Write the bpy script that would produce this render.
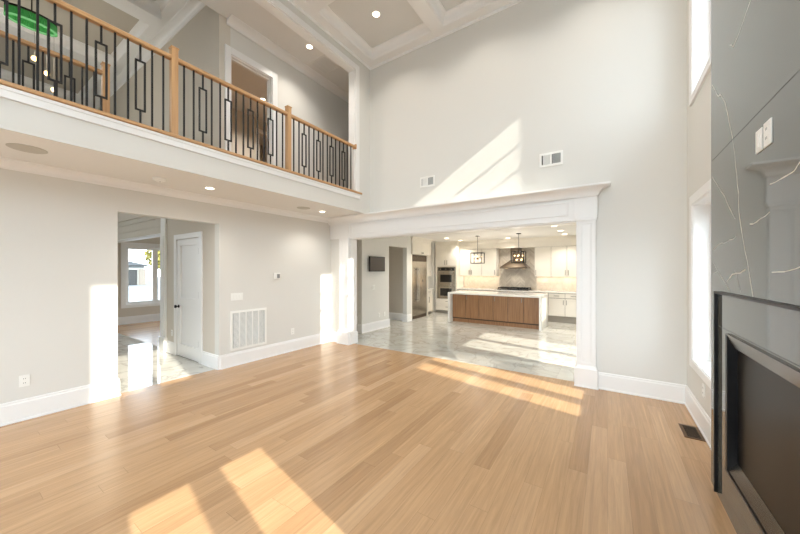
import bpy, math, random
from mathutils import Vector
random.seed(7)
S = bpy.context.scene
COL = S.collection
for o in list(bpy.data.objects):
    bpy.data.objects.remove(o)
PI = math.pi

# ------------------------------------------------------------------ camera, sky, sun, exposure
cam = bpy.data.objects.new('camera', bpy.data.cameras.new('camera'))
COL.objects.link(cam)
cam.location = (0, 0, 1.55)
cam.rotation_euler = (PI/2, 0, 0.5862)
cam.data.sensor_width = 36.0
cam.data.lens = 36.0*312.06/800.0
cam.data.shift_y = 3.1/800.0
cam.data.clip_start = 0.02
cam.data.clip_end = 500
S.camera = cam

W = bpy.data.worlds.new('sky')
S.world = W
W.use_nodes = True
nt = W.node_tree
nt.nodes.clear()
wo = nt.nodes.new('ShaderNodeOutputWorld')
bg = nt.nodes.new('ShaderNodeBackground')
ramp = nt.nodes.new('ShaderNodeValToRGB')
tc = nt.nodes.new('ShaderNodeTexCoord')
sx = nt.nodes.new('ShaderNodeSeparateXYZ')
nt.links.new(tc.outputs['Generated'], sx.inputs[0])
nt.links.new(sx.outputs['Z'], ramp.inputs[0])
ramp.color_ramp.elements[0].position = 0.0
ramp.color_ramp.elements[0].color = (0.85, 0.925, 1.0, 1)
ramp.color_ramp.elements[1].position = 0.6
ramp.color_ramp.elements[1].color = (0.74, 0.86, 1.0, 1)
nt.links.new(ramp.outputs[0], bg.inputs[0])
bg.inputs[1].default_value = 3.4
nt.links.new(bg.outputs[0], wo.inputs[0])

sun = bpy.data.objects.new('sun', bpy.data.lights.new('sun', 'SUN'))
COL.objects.link(sun)
sun.data.energy = 4.0
sun.data.angle = math.radians(0.65)
sun.data.color = (1.0, 0.93, 0.82)
sun.rotation_euler = Vector((1.0, -0.20, 0.60)).to_track_quat('Z', 'Y').to_euler()
sun.location = (30, -6, 18)

S.view_settings.view_transform = 'Standard'
S.view_settings.look = 'None'
S.view_settings.exposure = 1.14
S.view_settings.gamma = 1.0
S.view_settings.use_curve_mapping = False
S.cycles.max_bounces = 10
S.cycles.diffuse_bounces = 6
S.cycles.glossy_bounces = 4
S.cycles.transparent_max_bounces = 12
S.cycles.sample_clamp_indirect = 6.0
S.cycles.caustics_refractive = False

LAMP_WARM = (1.0, 0.93, 0.84)

def portal(loc, rot, sx_, sy_):
    l = bpy.data.lights.new('daylight_portal', 'AREA')
    l.shape = 'RECTANGLE'; l.size = sx_; l.size_y = sy_
    l.cycles.is_portal = True
    o = bpy.data.objects.new('daylight_portal', l)
    o.location = loc; o.rotation_euler = rot
    COL.objects.link(o)
# portals at the windows, both the real and the unseen ones added for light
portal((-2.15, -3.18, 2.7), (-PI/2, 0, PI), 5.4, 4.9)
for yc in (0.455, 3.99):
    portal((1.02, yc, 1.39), (0, PI/2, 0), 1.6, 1.0)
    portal((1.02, yc, 4.22), (0, PI/2, 0), 1.6, 1.0)
portal((1.02, -1.95, 1.39), (0, PI/2, 0), 1.6, 1.6)
portal((1.02, -1.95, 4.22), (0, PI/2, 0), 1.6, 1.6)
portal((-9.25, 6.97, 1.4), (PI/2, 0, PI), 2.5, 1.8)
portal((1.02, 6.15, 1.1), (0, PI/2, 0), 2.0, 1.8)
portal((-11.6, 3.85, 1.4), (0, -PI/2, 0), 1.6, 1.3)
portal((-11.6, -1.2, 2.5), (0, -PI/2, 0), 4.6, 1.6)

# ------------------------------------------------------------------ materials
def lin(c):
    return tuple(((v/255)/12.92 if v/255 <= 0.04045 else ((v/255+0.055)/1.055)**2.4) for v in c) + (1.0,)

def mat(name, rgb, rough=0.5, metal=0.0, spec=0.5, coat=0.0, emit=None, es=0.0, bump=0.0, bscale=200.0):
    m = bpy.data.materials.new(name); m.use_nodes = True
    b = m.node_tree.nodes['Principled BSDF']
    b.inputs['Base Color'].default_value = lin(rgb)
    b.inputs['Roughness'].default_value = rough
    b.inputs['Metallic'].default_value = metal
    b.inputs['Specular IOR Level'].default_value = spec
    b.inputs['Coat Weight'].default_value = coat
    if emit:
        b.inputs['Emission Color'].default_value = lin(emit)
        b.inputs['Emission Strength'].default_value = es
    n = m.node_tree
    t = n.nodes.new('ShaderNodeTexCoord'); no = n.nodes.new('ShaderNodeTexNoise')
    no.inputs['Scale'].default_value = bscale
    n.links.new(t.outputs['Object'], no.inputs['Vector'])
    if bump > 0:
        bp = n.nodes.new('ShaderNodeBump'); bp.inputs['Strength'].default_value = bump; bp.inputs['Distance'].default_value = 0.002
        n.links.new(no.outputs['Fac'], bp.inputs['Height']); n.links.new(bp.outputs[0], b.inputs['Normal'])
    else:
        mr = n.nodes.new('ShaderNodeMapRange')
        mr.inputs['To Min'].default_value = max(0.0, rough-0.03); mr.inputs['To Max'].default_value = min(1, rough+0.03)
        n.links.new(no.outputs['Fac'], mr.inputs['Value']); n.links.new(mr.outputs[0], b.inputs['Roughness'])
    return m

def N(m, t, **kw):
    n = m.node_tree.nodes.new(t)
    for k, v in kw.items(): setattr(n, k, v)
    return n

def math_node(m, op, a, b=None):
    n = N(m, 'ShaderNodeMath', operation=op)
    for i, v in enumerate((a, b)):
        if v is None: continue
        if isinstance(v, (int, float)): n.inputs[i].default_value = v
        else: m.node_tree.links.new(v, n.inputs[i])
    return n.outputs[0]

def ramp_node(m, fac, stops):
    r = N(m, 'ShaderNodeValToRGB')
    e = r.color_ramp.elements
    while len(e) < len(stops): e.new(0.5)
    for i, (p, c) in enumerate(stops):
        e[i].position = p; e[i].color = lin(c) if len(c) == 3 else c
    m.node_tree.links.new(fac, r.inputs[0])
    return r.outputs[0]

def plank_mat(name, base, dark, light, width=0.127, length=1.35, rough=0.27, along_y=True):
    m = bpy.data.materials.new(name); m.use_nodes = True
    L = m.node_tree.links; b = m.node_tree.nodes['Principled BSDF']
    t = N(m, 'ShaderNodeTexCoord'); s = N(m, 'ShaderNodeSeparateXYZ'); L.new(t.outputs['Object'], s.inputs[0])
    X, Y = (s.outputs['X'], s.outputs['Y']) if along_y else (s.outputs['Y'], s.outputs['X'])
    row = math_node(m, 'FLOOR', math_node(m, 'DIVIDE', X, width))
    w1 = N(m, 'ShaderNodeTexWhiteNoise', noise_dimensions='1D'); L.new(row, w1.inputs['W'])
    ysh = math_node(m, 'ADD', Y, math_node(m, 'MULTIPLY', w1.outputs['Value'], 9.7))
    seg = math_node(m, 'FLOOR', math_node(m, 'DIVIDE', ysh, length))
    cid = N(m, 'ShaderNodeCombineXYZ'); L.new(row, cid.inputs[0]); L.new(seg, cid.inputs[1])
    w2 = N(m, 'ShaderNodeTexWhiteNoise', noise_dimensions='3D'); L.new(cid.outputs[0], w2.inputs['Vector'])
    col = ramp_node(m, w2.outputs['Value'], [(0.0, dark), (0.3, base), (0.75, base), (1.0, light)])
    # long grain
    gv = N(m, 'ShaderNodeCombineXYZ')
    L.new(math_node(m, 'MULTIPLY', X, 42.0), gv.inputs[0])
    L.new(math_node(m, 'MULTIPLY', ysh, 1.7), gv.inputs[1])
    L.new(math_node(m, 'MULTIPLY', w2.outputs['Value'], 31.0), gv.inputs[2])
    g = N(m, 'ShaderNodeTexNoise'); g.inputs['Scale'].default_value = 1.0; g.inputs['Detail'].default_value = 6; g.inputs['Roughness'].default_value = 0.65; g.inputs['Distortion'].default_value = 0.6
    L.new(gv.outputs[0], g.inputs['Vector'])
    gm = N(m, 'ShaderNodeMapRange'); gm.inputs['From Min'].default_value = 0.3; gm.inputs['From Max'].default_value = 0.75
    gm.inputs['To Min'].default_value = 0.80; gm.inputs['To Max'].default_value = 1.14
    L.new(g.outputs['Fac'], gm.inputs['Value'])
    lv = N(m, 'ShaderNodeCombineXYZ'); L.new(math_node(m, 'MULTIPLY', X, 30.0), lv.inputs[0]); L.new(math_node(m, 'MULTIPLY', ysh, 0.55), lv.inputs[1]); L.new(math_node(m, 'MULTIPLY', w2.outputs['Value'], 57.0), lv.inputs[2])
    ln = N(m, 'ShaderNodeTexNoise'); ln.inputs['Scale'].default_value = 1.0; ln.inputs['Detail'].default_value = 1; L.new(lv.outputs[0], ln.inputs['Vector'])
    streak = ramp_node(m, ln.outputs['Fac'], [(0.70, (0, 0, 0, 1)), (0.78, (1, 1, 1, 1))])
    # seams
    fx = math_node(m, 'FRACT', math_node(m, 'DIVIDE', X, width))
    fy = math_node(m, 'FRACT', math_node(m, 'DIVIDE', ysh, length))
    sx1 = math_node(m, 'LESS_THAN', fx, 0.014); sy1 = math_node(m, 'LESS_THAN', fy, 0.0016)
    seam = math_node(m, 'MAXIMUM', sx1, sy1)
    dk = math_node(m, 'SUBTRACT', 1.0, math_node(m, 'MULTIPLY', seam, 0.28))
    k = math_node(m, 'ADD', math_node(m, 'MULTIPLY', gm.outputs[0], dk), math_node(m, 'MULTIPLY', streak, 0.16))
    vm = N(m, 'ShaderNodeVectorMath', operation='SCALE'); L.new(col, vm.inputs[0]); L.new(k, vm.inputs['Scale'])
    L.new(vm.outputs[0], b.inputs['Base Color'])
    b.inputs['Roughness'].default_value = rough
    b.inputs['Specular IOR Level'].default_value = 0.5
    bp = N(m, 'ShaderNodeBump'); bp.inputs['Strength'].default_value = 0.12; bp.inputs['Distance'].default_value = 0.002
    L.new(math_node(m, 'SUBTRACT', g.outputs['Fac'], seam), bp.inputs['Height']); L.new(bp.outputs[0], b.inputs['Normal'])
    return m

def marble_mat(name, base, cloud, vein, tile=None, rough=0.06, scale=1.0, joint=(170, 168, 160), vamt=0.55, jw=0.0025, ior=1.5):
    m = bpy.data.materials.new(name); m.use_nodes = True
    L = m.node_tree.links; b = m.node_tree.nodes['Principled BSDF']
    t = N(m, 'ShaderNodeTexCoord'); s = N(m, 'ShaderNodeSeparateXYZ'); L.new(t.outputs['Object'], s.inputs[0])
    vec = t.outputs['Object']
    seam = None
    if tile:
        fx = math_node(m, 'DIVIDE', s.outputs['X'], tile[0]); row = math_node(m, 'FLOOR', fx)
        yo = math_node(m, 'ADD', s.outputs['Y'], math_node(m, 'MULTIPLY', row, tile[1]*0.5))
        fy = math_node(m, 'DIVIDE', yo, tile[1])
        c = N(m, 'ShaderNodeCombineXYZ'); L.new(row, c.inputs[0]); L.new(math_node(m, 'FLOOR', fy), c.inputs[1])
        w = N(m, 'ShaderNodeTexWhiteNoise', noise_dimensions='3D'); L.new(c.outputs[0], w.inputs['Vector'])
        va = N(m, 'ShaderNodeVectorMath', operation='SCALE'); L.new(w.outputs['Color'], va.inputs[0]); va.inputs['Scale'].default_value = 7.0
        vb = N(m, 'ShaderNodeVectorMath', operation='ADD'); L.new(vec, vb.inputs[0]); L.new(va.outputs[0], vb.inputs[1])
        vec = vb.outputs[0]
        seam = math_node(m, 'MAXIMUM', math_node(m, 'LESS_THAN', math_node(m, 'FRACT', fx), jw/tile[0]), math_node(m, 'LESS_THAN', math_node(m, 'FRACT', fy), jw/tile[1]))
    n1 = N(m, 'ShaderNodeTexNoise'); n1.inputs['Scale'].default_value = 1.6*scale; n1.inputs['Detail'].default_value = 7; n1.inputs['Roughness'].default_value = 0.6; n1.inputs['Distortion'].default_value = 1.2
    L.new(vec, n1.inputs['Vector'])
    n2 = N(m, 'ShaderNodeTexNoise'); n2.inputs['Scale'].default_value = 1.1*scale; n2.inputs['Detail'].default_value = 5; n2.inputs['Distortion'].default_value = 1.8
    L.new(vec, n2.inputs['Vector'])
    vein_f = math_node(m, 'ABSOLUTE', math_node(m, 'SUBTRACT', n2.outputs['Fac'], 0.5))
    vf = ramp_node(m, vein_f, [(0.0, (1, 1, 1, 1)), (0.035, (0, 0, 0, 1))])
    cl = ramp_node(m, n1.outputs['Fac'], [(0.32, cloud), (0.62, base)])
    mx = N(m, 'ShaderNodeMix', data_type='RGBA'); L.new(math_node(m, 'MULTIPLY', vf, vamt), mx.inputs['Factor'])
    L.new(cl, mx.inputs['A']); mx.inputs['B'].default_value = lin(vein)
    out = mx.outputs['Result']
    if seam is not None:
        m2 = N(m, 'ShaderNodeMix', data_type='RGBA'); L.new(seam, m2.inputs['Factor']); L.new(out, m2.inputs['A']); m2.inputs['B'].default_value = lin(joint)
        out = m2.outputs['Result']
    L.new(out, b.inputs['Base Color'])
    b.inputs['Roughness'].default_value = rough
    b.inputs['IOR'].default_value = ior
    return m

def wood_mat(name, base, dark, rough=0.4, axis='Z', scale=1.0):
    m = bpy.data.materials.new(name); m.use_nodes = True
    L = m.node_tree.links; b = m.node_tree.nodes['Principled BSDF']
    t = N(m, 'ShaderNodeTexCoord'); mp = N(m, 'ShaderNodeMapping')
    k = {'X': (2, 45, 45), 'Y': (45, 2, 45), 'Z': (45, 45, 2)}[axis]
    mp.inputs['Scale'].default_value = tuple(v*scale for v in k)
    L.new(t.outputs['Object'], mp.inputs[0])
    g = N(m, 'ShaderNodeTexNoise'); g.inputs['Scale'].default_value = 1.0; g.inputs['Detail'].default_value = 5; g.inputs['Distortion'].default_value = 0.5
    L.new(mp.outputs[0], g.inputs['Vector'])
    L.new(ramp_node(m, g.outputs['Fac'], [(0.3, dark), (0.65, base)]), b.inputs['Base Color'])
    b.inputs['Roughness'].default_value = rough
    return m

def herring_mat(name, base, alt, joint):
    m = bpy.data.materials.new(name); m.use_nodes = True
    L = m.node_tree.links; b = m.node_tree.nodes['Principled BSDF']
    t = N(m, 'ShaderNodeTexCoord'); s = N(m, 'ShaderNodeSeparateXYZ'); L.new(t.outputs['Object'], s.inputs[0])
    # chevron columns: z shifted by a triangle wave of x
    colw = 0.15
    fx = math_node(m, 'DIVIDE', s.outputs['X'], colw)
    tri = math_node(m, 'PINGPONG', fx, 1.0)
    z2 = math_node(m, 'ADD', s.outputs['Z'], math_node(m, 'MULTIPLY', tri, 0.15))
    row = math_node(m, 'DIVIDE', z2, 0.055)
    c = N(m, 'ShaderNodeCombineXYZ'); L.new(math_node(m, 'FLOOR', fx), c.inputs[0]); L.new(math_node(m, 'FLOOR', row), c.inputs[1])
    w = N(m, 'ShaderNodeTexWhiteNoise', noise_dimensions='3D'); L.new(c.outputs[0], w.inputs['Vector'])
    col = ramp_node(m, w.outputs['Value'], [(0, alt), (1, base)])
    seam = math_node(m, 'MAXIMUM', math_node(m, 'LESS_THAN', math_node(m, 'FRACT', row), 0.05), math_node(m, 'LESS_THAN', math_node(m, 'FRACT', fx), 0.018))
    mx = N(m, 'ShaderNodeMix', data_type='RGBA'); L.new(seam, mx.inputs['Factor']); L.new(col, mx.inputs['A']); mx.inputs['B'].default_value = lin(joint)
    L.new(mx.outputs['Result'], b.inputs['Base Color']); b.inputs['Roughness'].default_value = 0.3
    return m

def pane_mat():
    m = bpy.data.materials.new('window_glass'); m.use_nodes = True
    n = m.node_tree; n.nodes.clear()
    o = n.nodes.new('ShaderNodeOutputMaterial'); mx = n.nodes.new('ShaderNodeMixShader')
    a = n.nodes.new('ShaderNodeBsdfTransparent'); g = n.nodes.new('ShaderNodeBsdfGlossy')
    a.inputs[0].default_value = (0.97, 0.985, 0.98, 1); g.inputs['Roughness'].default_value = 0.01
    mx.inputs[0].default_value = 0.05
    n.links.new(a.outputs[0], mx.inputs[1]); n.links.new(g.outputs[0], mx.inputs[2])
    n.links.new(mx.outputs[0], o.inputs[0])
    return m

def emit_mat(name, rgb, s):
    m = bpy.data.materials.new(name); m.use_nodes = True
    n = m.node_tree; n.nodes.clear()
    o = n.nodes.new('ShaderNodeOutputMaterial'); e = n.nodes.new('ShaderNodeEmission')
    e.inputs[0].default_value = lin(rgb); e.inputs[1].default_value = s
    n.links.new(e.outputs[0], o.inputs[0])
    return m

M = dict(
    wall=mat('wall_paint', (221, 219, 213), 0.75, bump=0.05, bscale=350),
    white=mat('trim_white', (240, 239, 237), 0.32, bump=0.02, bscale=90),
    ceil=mat('ceiling_paint', (228, 226, 222), 0.85, bump=0.04, bscale=300),
    panel=mat('coffer_paint', (222, 221, 217), 0.85, bump=0.04, bscale=300),
    foyerwall=mat('foyer_paint', (211, 203, 190), 0.8, bump=0.05, bscale=300),
    floor=plank_mat('oak_planks', (193, 155, 115), (176, 138, 100), (203, 166, 127), length=1.75),
    oakroom=plank_mat('dining_oak_planks', (190, 150, 110), (170, 130, 92), (205, 168, 128)),
    tile=marble_mat('polished_marble_tile', (208, 207, 199), (194, 192, 183), (168, 163, 152), tile=(0.61, 1.22), rough=0.03, ior=1.9),
    halltile=marble_mat('hall_marble_tile', (222, 219, 210), (208, 204, 194), (150, 146, 138), tile=(0.61, 1.22), rough=0.03, vamt=0.6, ior=1.7),
    slab=mat('dark_marble', (90, 91, 85), 0.04, spec=0.5),
    vein=mat('white_vein', (210, 206, 193), 0.3),
    black=mat('black_metal', (28, 28, 29), 0.38, 0.6),
    iron=mat('black_iron', (34, 32, 31), 0.5, 0.3),
    gun=mat('gunmetal', (112, 106, 98), 0.25, 0.9),
    firebox=mat('firebox_brick', (70, 62, 55), 0.9, bump=0.5, bscale=40),
    oak=wood_mat('rail_oak', (202, 160, 114), (182, 139, 94), 0.38, 'Y'),
    oakz=wood_mat('newel_oak', (202, 160, 114), (182, 139, 94), 0.38, 'Z'),
    island=wood_mat('island_walnut', (164, 120, 80), (138, 98, 62), 0.4, 'Z', 0.8),
    islandshade=wood_mat('island_walnut_gap_shade', (84, 58, 38), (70, 48, 30), 0.5, 'Z', 0.8),  # walnut darkened to put shade into the gaps between island doors
    quartz=marble_mat('white_quartz', (236, 233, 226), (226, 222, 214), (190, 186, 178), rough=0.08, scale=0.8, vamt=0.08),
    cab=mat('cabinet_white', (232, 226, 214), 0.38, bump=0.01, bscale=60),
    steel=mat('stainless_steel', (176, 168, 156), 0.26, 1.0),
    darksteel=mat('hood_bronze', (104, 92, 78), 0.3, 0.9),
    nickel=mat('brushed_nickel', (150, 142, 130), 0.32, 1.0),
    ovenglass=mat('oven_glass', (14, 13, 13), 0.06, spec=0.6),
    grille=mat('dark_grille', (96, 82, 68), 0.4, 0.6),
    herring=herring_mat('chevron_tile', (198, 189, 174), (178, 168, 152), (158, 148, 132)),
    splash=marble_mat('backsplash_stone', (226, 214, 196), (212, 198, 178), (190, 172, 148), rough=0.2, scale=2.0, vamt=0.35),
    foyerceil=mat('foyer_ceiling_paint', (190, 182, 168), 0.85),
    gap_shade=mat('cabinet_gap_shade', (120, 112, 100), 0.7),  # grey on the carcass fronts paints the shade in the door gaps
    toe=mat('toe_kick', (150, 143, 132), 0.5),
    plastic=mat('white_plastic', (240, 239, 234), 0.35),
    slotdark=mat('slot_dark', (60, 58, 55), 0.6),
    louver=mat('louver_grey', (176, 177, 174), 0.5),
    louver_dark=mat('louver_shadow', (120, 120, 116), 0.6),
    filter=mat('filter_grey', (140, 142, 142), 0.9, bump=0.4, bscale=500),
    speaker=mat('speaker_mesh', (192, 188, 179), 0.8, bump=0.5, bscale=900),
    bronze=mat('register_bronze', (112, 86, 58), 0.4, 0.7),
    bronzedark=mat('register_dark', (58, 46, 34), 0.6, 0.4),
    screen=mat('tv_screen', (66, 58, 50), 0.35),
    glass=pane_mat(),
    lens=emit_mat('lamp_lens', (255, 236, 208), 5.0),
    bulb=emit_mat('bulb_glow', (255, 206, 140), 4.0),
    led=emit_mat('led_strip', (255, 216, 165), 1.6),
    green=mat('green_crystal', (70, 150, 80), 0.12, emit=(70, 200, 90), es=0.05),
    greenrim=emit_mat('green_rim_glow', (150, 230, 150), 0.3),
    fixture=mat('fixture_dark', (46, 42, 36), 0.35, 0.7),
    wire=mat('thin_wire', (150, 145, 135), 0.4, 0.6),
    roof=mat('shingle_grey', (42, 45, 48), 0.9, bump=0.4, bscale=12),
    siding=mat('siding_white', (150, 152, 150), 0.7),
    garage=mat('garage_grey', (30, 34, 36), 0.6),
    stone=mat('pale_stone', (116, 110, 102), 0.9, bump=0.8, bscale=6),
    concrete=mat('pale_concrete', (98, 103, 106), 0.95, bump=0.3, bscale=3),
    leaf=mat('autumn_leaf', (140, 132, 62), 0.8),
    bark=mat('bark', (96, 80, 64), 0.9),
)
def screen_mat():
    m = bpy.data.materials.new('fire_screen_mesh'); m.use_nodes = True
    L = m.node_tree.links; b = m.node_tree.nodes['Principled BSDF']
    t = N(m, 'ShaderNodeTexCoord'); ck = N(m, 'ShaderNodeTexChecker'); ck.inputs['Scale'].default_value = 260
    L.new(t.outputs['Object'], ck.inputs['Vector'])
    ck.inputs['Color1'].default_value = lin((40, 36, 32)); ck.inputs['Color2'].default_value = lin((22, 20, 18))
    L.new(ck.outputs['Color'], b.inputs['Base Color'])
    b.inputs['Roughness'].default_value = 0.42; b.inputs['Metallic'].default_value = 0.4
    return m
M['mesh'] = screen_mat()
M['slab'].node_tree.nodes['Principled BSDF'].inputs['IOR'].default_value = 1.75

# ------------------------------------------------------------------ mesh helpers
class MB:
    def __init__(s): s.v = []; s.f = []; s.mi = []; s.i = 0
    def add(s, vs, fs):
        n = len(s.v); s.v += [tuple(p) for p in vs]
        s.f += [tuple(n+i for i in f) for f in fs]; s.mi += [s.i]*len(fs)
        return s
    def box(s, x0, x1, y0, y1, z0, z1):
        if x0 > x1: x0, x1 = x1, x0
        if y0 > y1: y0, y1 = y1, y0
        if z0 > z1: z0, z1 = z1, z0
        return s.add([(x0,y0,z0),(x1,y0,z0),(x1,y1,z0),(x0,y1,z0),(x0,y0,z1),(x1,y0,z1),(x1,y1,z1),(x0,y1,z1)],
                     [(0,3,2,1),(4,5,6,7),(0,1,5,4),(1,2,6,5),(2,3,7,6),(3,0,4,7)])
    def frustum(s, a, b):      # a, b: (x0,x1,y0,y1,z)
        q = lambda r: [(r[0],r[2],r[4]),(r[1],r[2],r[4]),(r[1],r[3],r[4]),(r[0],r[3],r[4])]
        return s.add(q(a)+q(b), [(0,3,2,1),(4,5,6,7),(0,1,5,4),(1,2,6,5),(2,3,7,6),(3,0,4,7)])
    def lathe(s, prof, c, n=24, axis='Z'):     # prof: (radius, height) pairs
        vs = []; fs = []
        for r, h in prof:
            for k in range(n):
                a = 2*PI*k/n
                p = (r*math.cos(a), r*math.sin(a), h)
                if axis == 'X': p = (p[2], p[0], p[1])
                elif axis == 'Y': p = (p[0], p[2], p[1])
                vs.append((c[0]+p[0], c[1]+p[1], c[2]+p[2]))
        m = len(prof)
        for j in range(m-1):
            for k in range(n):
                a, b = j*n+k, j*n+(k+1) % n
                fs.append((a, b, b+n, a+n))
        fs.append(tuple(reversed(range(n)))); fs.append(tuple(range((m-1)*n, m*n)))
        return s.add(vs, fs)
    def ball(s, c, r, n=12, m=7):
        return s.lathe([(max(1e-4, r*math.sin(PI*j/m)), -r*math.cos(PI*j/m)) for j in range(m+1)], c, n)
    def tube(s, pts, r, n=8):
        P = [Vector(p) for p in pts]; vs = []; fs = []
        for i, p in enumerate(P):
            d = (P[min(i+1, len(P)-1)]-P[max(i-1, 0)]).normalized()
            u = d.cross(Vector((0, 0, 1)))
            if u.length < 1e-3: u = d.cross(Vector((1, 0, 0)))
            u.normalize(); w = d.cross(u)
            for k in range(n):
                a = 2*PI*k/n; q = p+u*(r*math.cos(a))+w*(r*math.sin(a)); vs.append(tuple(q))
        for i in range(len(P)-1):
            for k in range(n):
                a, b = i*n+k, i*n+(k+1) % n
                fs.append((a, b, b+n, a+n))
        fs.append(tuple(range(n))); fs.append(tuple(reversed(range((len(P)-1)*n, len(P)*n))))
        return s.add(vs, fs)
    def sweep(s, prof, p0, p1, out, k0=0.0, k1=0.0):   # prof (outwards, z) polygon along a straight wall line with mitred ends
        u = Vector((p1[0]-p0[0], p1[1]-p0[1], 0)).normalized(); o = Vector((out[0], out[1], 0))
        n = len(prof); vs = []
        for q, k in ((p0, k0), (p1, k1)):
            for (d, z) in prof:
                p = Vector((q[0], q[1], 0))+o*d+u*(k*d); vs.append((p.x, p.y, z))
        fs = [(i, (i+1) % n, n+(i+1) % n, n+i) for i in range(n)]
        fs.append(tuple(reversed(range(n)))); fs.append(tuple(range(n, 2*n)))
        return s.add(vs, fs)
    def prism(s, poly, axis, a, b):   # polygon extruded along axis; poly in remaining two coordinates in xyz order
        def P(q, t): return {'X': (t, q[0], q[1]), 'Y': (q[0], t, q[1]), 'Z': (q[0], q[1], t)}[axis]
        n = len(poly); vs = [P(q, a) for q in poly]+[P(q, b) for q in poly]
        fs = [(i, (i+1) % n, n+(i+1) % n, n+i) for i in range(n)]+[tuple(reversed(range(n))), tuple(range(n, 2*n))]
        return s.add(vs, fs)
    def frame(s, axis, a0, a1, u0, u1, v0, v1, w):   # a rectangular ring of width w; axis is its normal
        for (p, q, r, t) in ((u0, u1, v0, v0+w), (u0, u1, v1-w, v1), (u0, u0+w, v0+w, v1-w), (u1-w, u1, v0+w, v1-w)):
            if axis == 'X': s.box(a0, a1, p, q, r, t)
            elif axis == 'Y': s.box(p, q, a0, a1, r, t)
            else: s.box(p, q, r, t, a0, a1)
        return s
    def build(s, name, m, parent=None, bevel=0.0, smooth=False, loc=None):
        me = bpy.data.meshes.new(name)
        if parent is not None:
            og = Vector((0, 0, 0)); p = parent
            while p is not None: og += Vector(p.location); p = p.parent
        elif loc is not None: og = Vector(loc)
        else:
            xs = [p[0] for p in s.v]; ys = [p[1] for p in s.v]; zs = [p[2] for p in s.v]
            og = Vector(((min(xs)+max(xs))/2, (min(ys)+max(ys))/2, min(zs)))
        me.from_pydata([tuple(Vector(p)-og) for p in s.v], [], s.f)
        for mm in (m if isinstance(m, (list, tuple)) else [m]): me.materials.append(mm)
        for i, p in enumerate(me.polygons):
            p.material_index = s.mi[i]; p.use_smooth = smooth
        import bmesh
        bm = bmesh.new(); bm.from_mesh(me); bmesh.ops.recalc_face_normals(bm, faces=bm.faces); bm.to_mesh(me); bm.free()
        o = bpy.data.objects.new(name, me); COL.objects.link(o)
        if parent is not None: o.parent = parent
        else: o.location = og
        if bevel > 0:
            b = o.modifiers.new('bevel', 'BEVEL'); b.width = bevel; b.segments = 2; b.limit_method = 'ANGLE'; b.angle_limit = math.radians(40)
        if smooth:
            try:
                me.shade_smooth() if hasattr(me, 'shade_smooth') else None
                me.set_sharp_from_angle(angle=math.radians(40))
            except Exception: pass
        return o

def tag(o, label=None, cat=None, group=None, kind=None):
    if label: o['label'] = label
    if cat: o['category'] = cat
    if group: o['group'] = group
    if kind: o['kind'] = kind
    return o
def thing(name, loc, label, cat, group=None):
    o = bpy.data.objects.new(name, None); o.empty_display_size = 0.05; COL.objects.link(o); o.location = loc
    return tag(o, label, cat, group)
def struct(name, b, m, bevel=0.0, smooth=False, at0=True):
    o = b.build(name, m, None, bevel, smooth, (0, 0, 0) if at0 else None)
    o['kind'] = 'structure'
    return o
def copy_thing(root, loc, label, group=None):
    r = root.copy(); COL.objects.link(r); r.location = loc; r['label'] = label
    if group: r['group'] = group
    for ch in list(root.children):
        c = ch.copy(); COL.objects.link(c); c.parent = r
        for g in ch.children:
            d = g.copy(); COL.objects.link(d); d.parent = c
    return r
def lamp(parent, kind, loc, energy, color=LAMP_WARM, **kw):
    l = bpy.data.lights.new('lamp_light', kind); l.energy = energy; l.color = color
    for k, v in kw.items(): setattr(l, k, v)
    o = bpy.data.objects.new('lamp_light', l); COL.objects.link(o); o.parent = parent; o.location = loc
    return o

def wall(axis, a0, a1, u0, u1, z0, z1, holes=()):   # wall slab normal to axis with rectangular holes (u0,u1,z0,z1)
    b = MB()
    us = sorted({u0, u1, *[h[0] for h in holes], *[h[1] for h in holes]}); us = [u for u in us if u0 <= u <= u1]
    for i in range(len(us)-1):
        p, q = us[i], us[i+1]; mid = (p+q)/2
        hs = sorted([(h[2], h[3]) for h in holes if h[0] < mid < h[1]])
        z = z0
        for (s, t) in hs:
            if s > z: b.box(a0, a1, p, q, z, s) if axis == 'X' else b.box(p, q, a0, a1, z, s)
            z = max(z, t)
        if z < z1: b.box(a0, a1, p, q, z, z1) if axis == 'X' else b.box(p, q, a0, a1, z, z1)
    return b

# ------------------------------------------------------------------ floors
RY0, RY1 = -3.3, -3.1
XL, YB, XF, XR, XM = -5.03, 4.847, -3.93, 0.77, 0.635
SOF, CEIL, UP = 2.655, 5.56, 3.02
struct('floor', MB().box(XL-0.07, 1.0, RY0, 4.95, -0.2, 0), M['floor'])
struct('floor_kitchen', MB().box(-5.9, 1.0, 4.95, 11.0, -0.2, 0).box(-7.4, -5.9, 4.95, 8.2, -0.2, 0), M['tile'])
struct('floor_hall', MB().box(-11.6, XL-0.07, -2.6, 2.56, -0.2, 0), M['halltile'])
struct('floor_dining', MB().box(-11.6, -5.9, 2.56, 4.95, -0.2, 0).box(-11.6, -7.4, 4.95, 7.0, -0.2, 0), M['oakroom'])
struct('floor_balcony', MB().box(-5.03, XF-0.02, RY0, 7.0, SOF+0.02, UP).box(-9.0, -5.03, 2.6, 7.0, SOF+0.02, UP), M['floor'])

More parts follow.
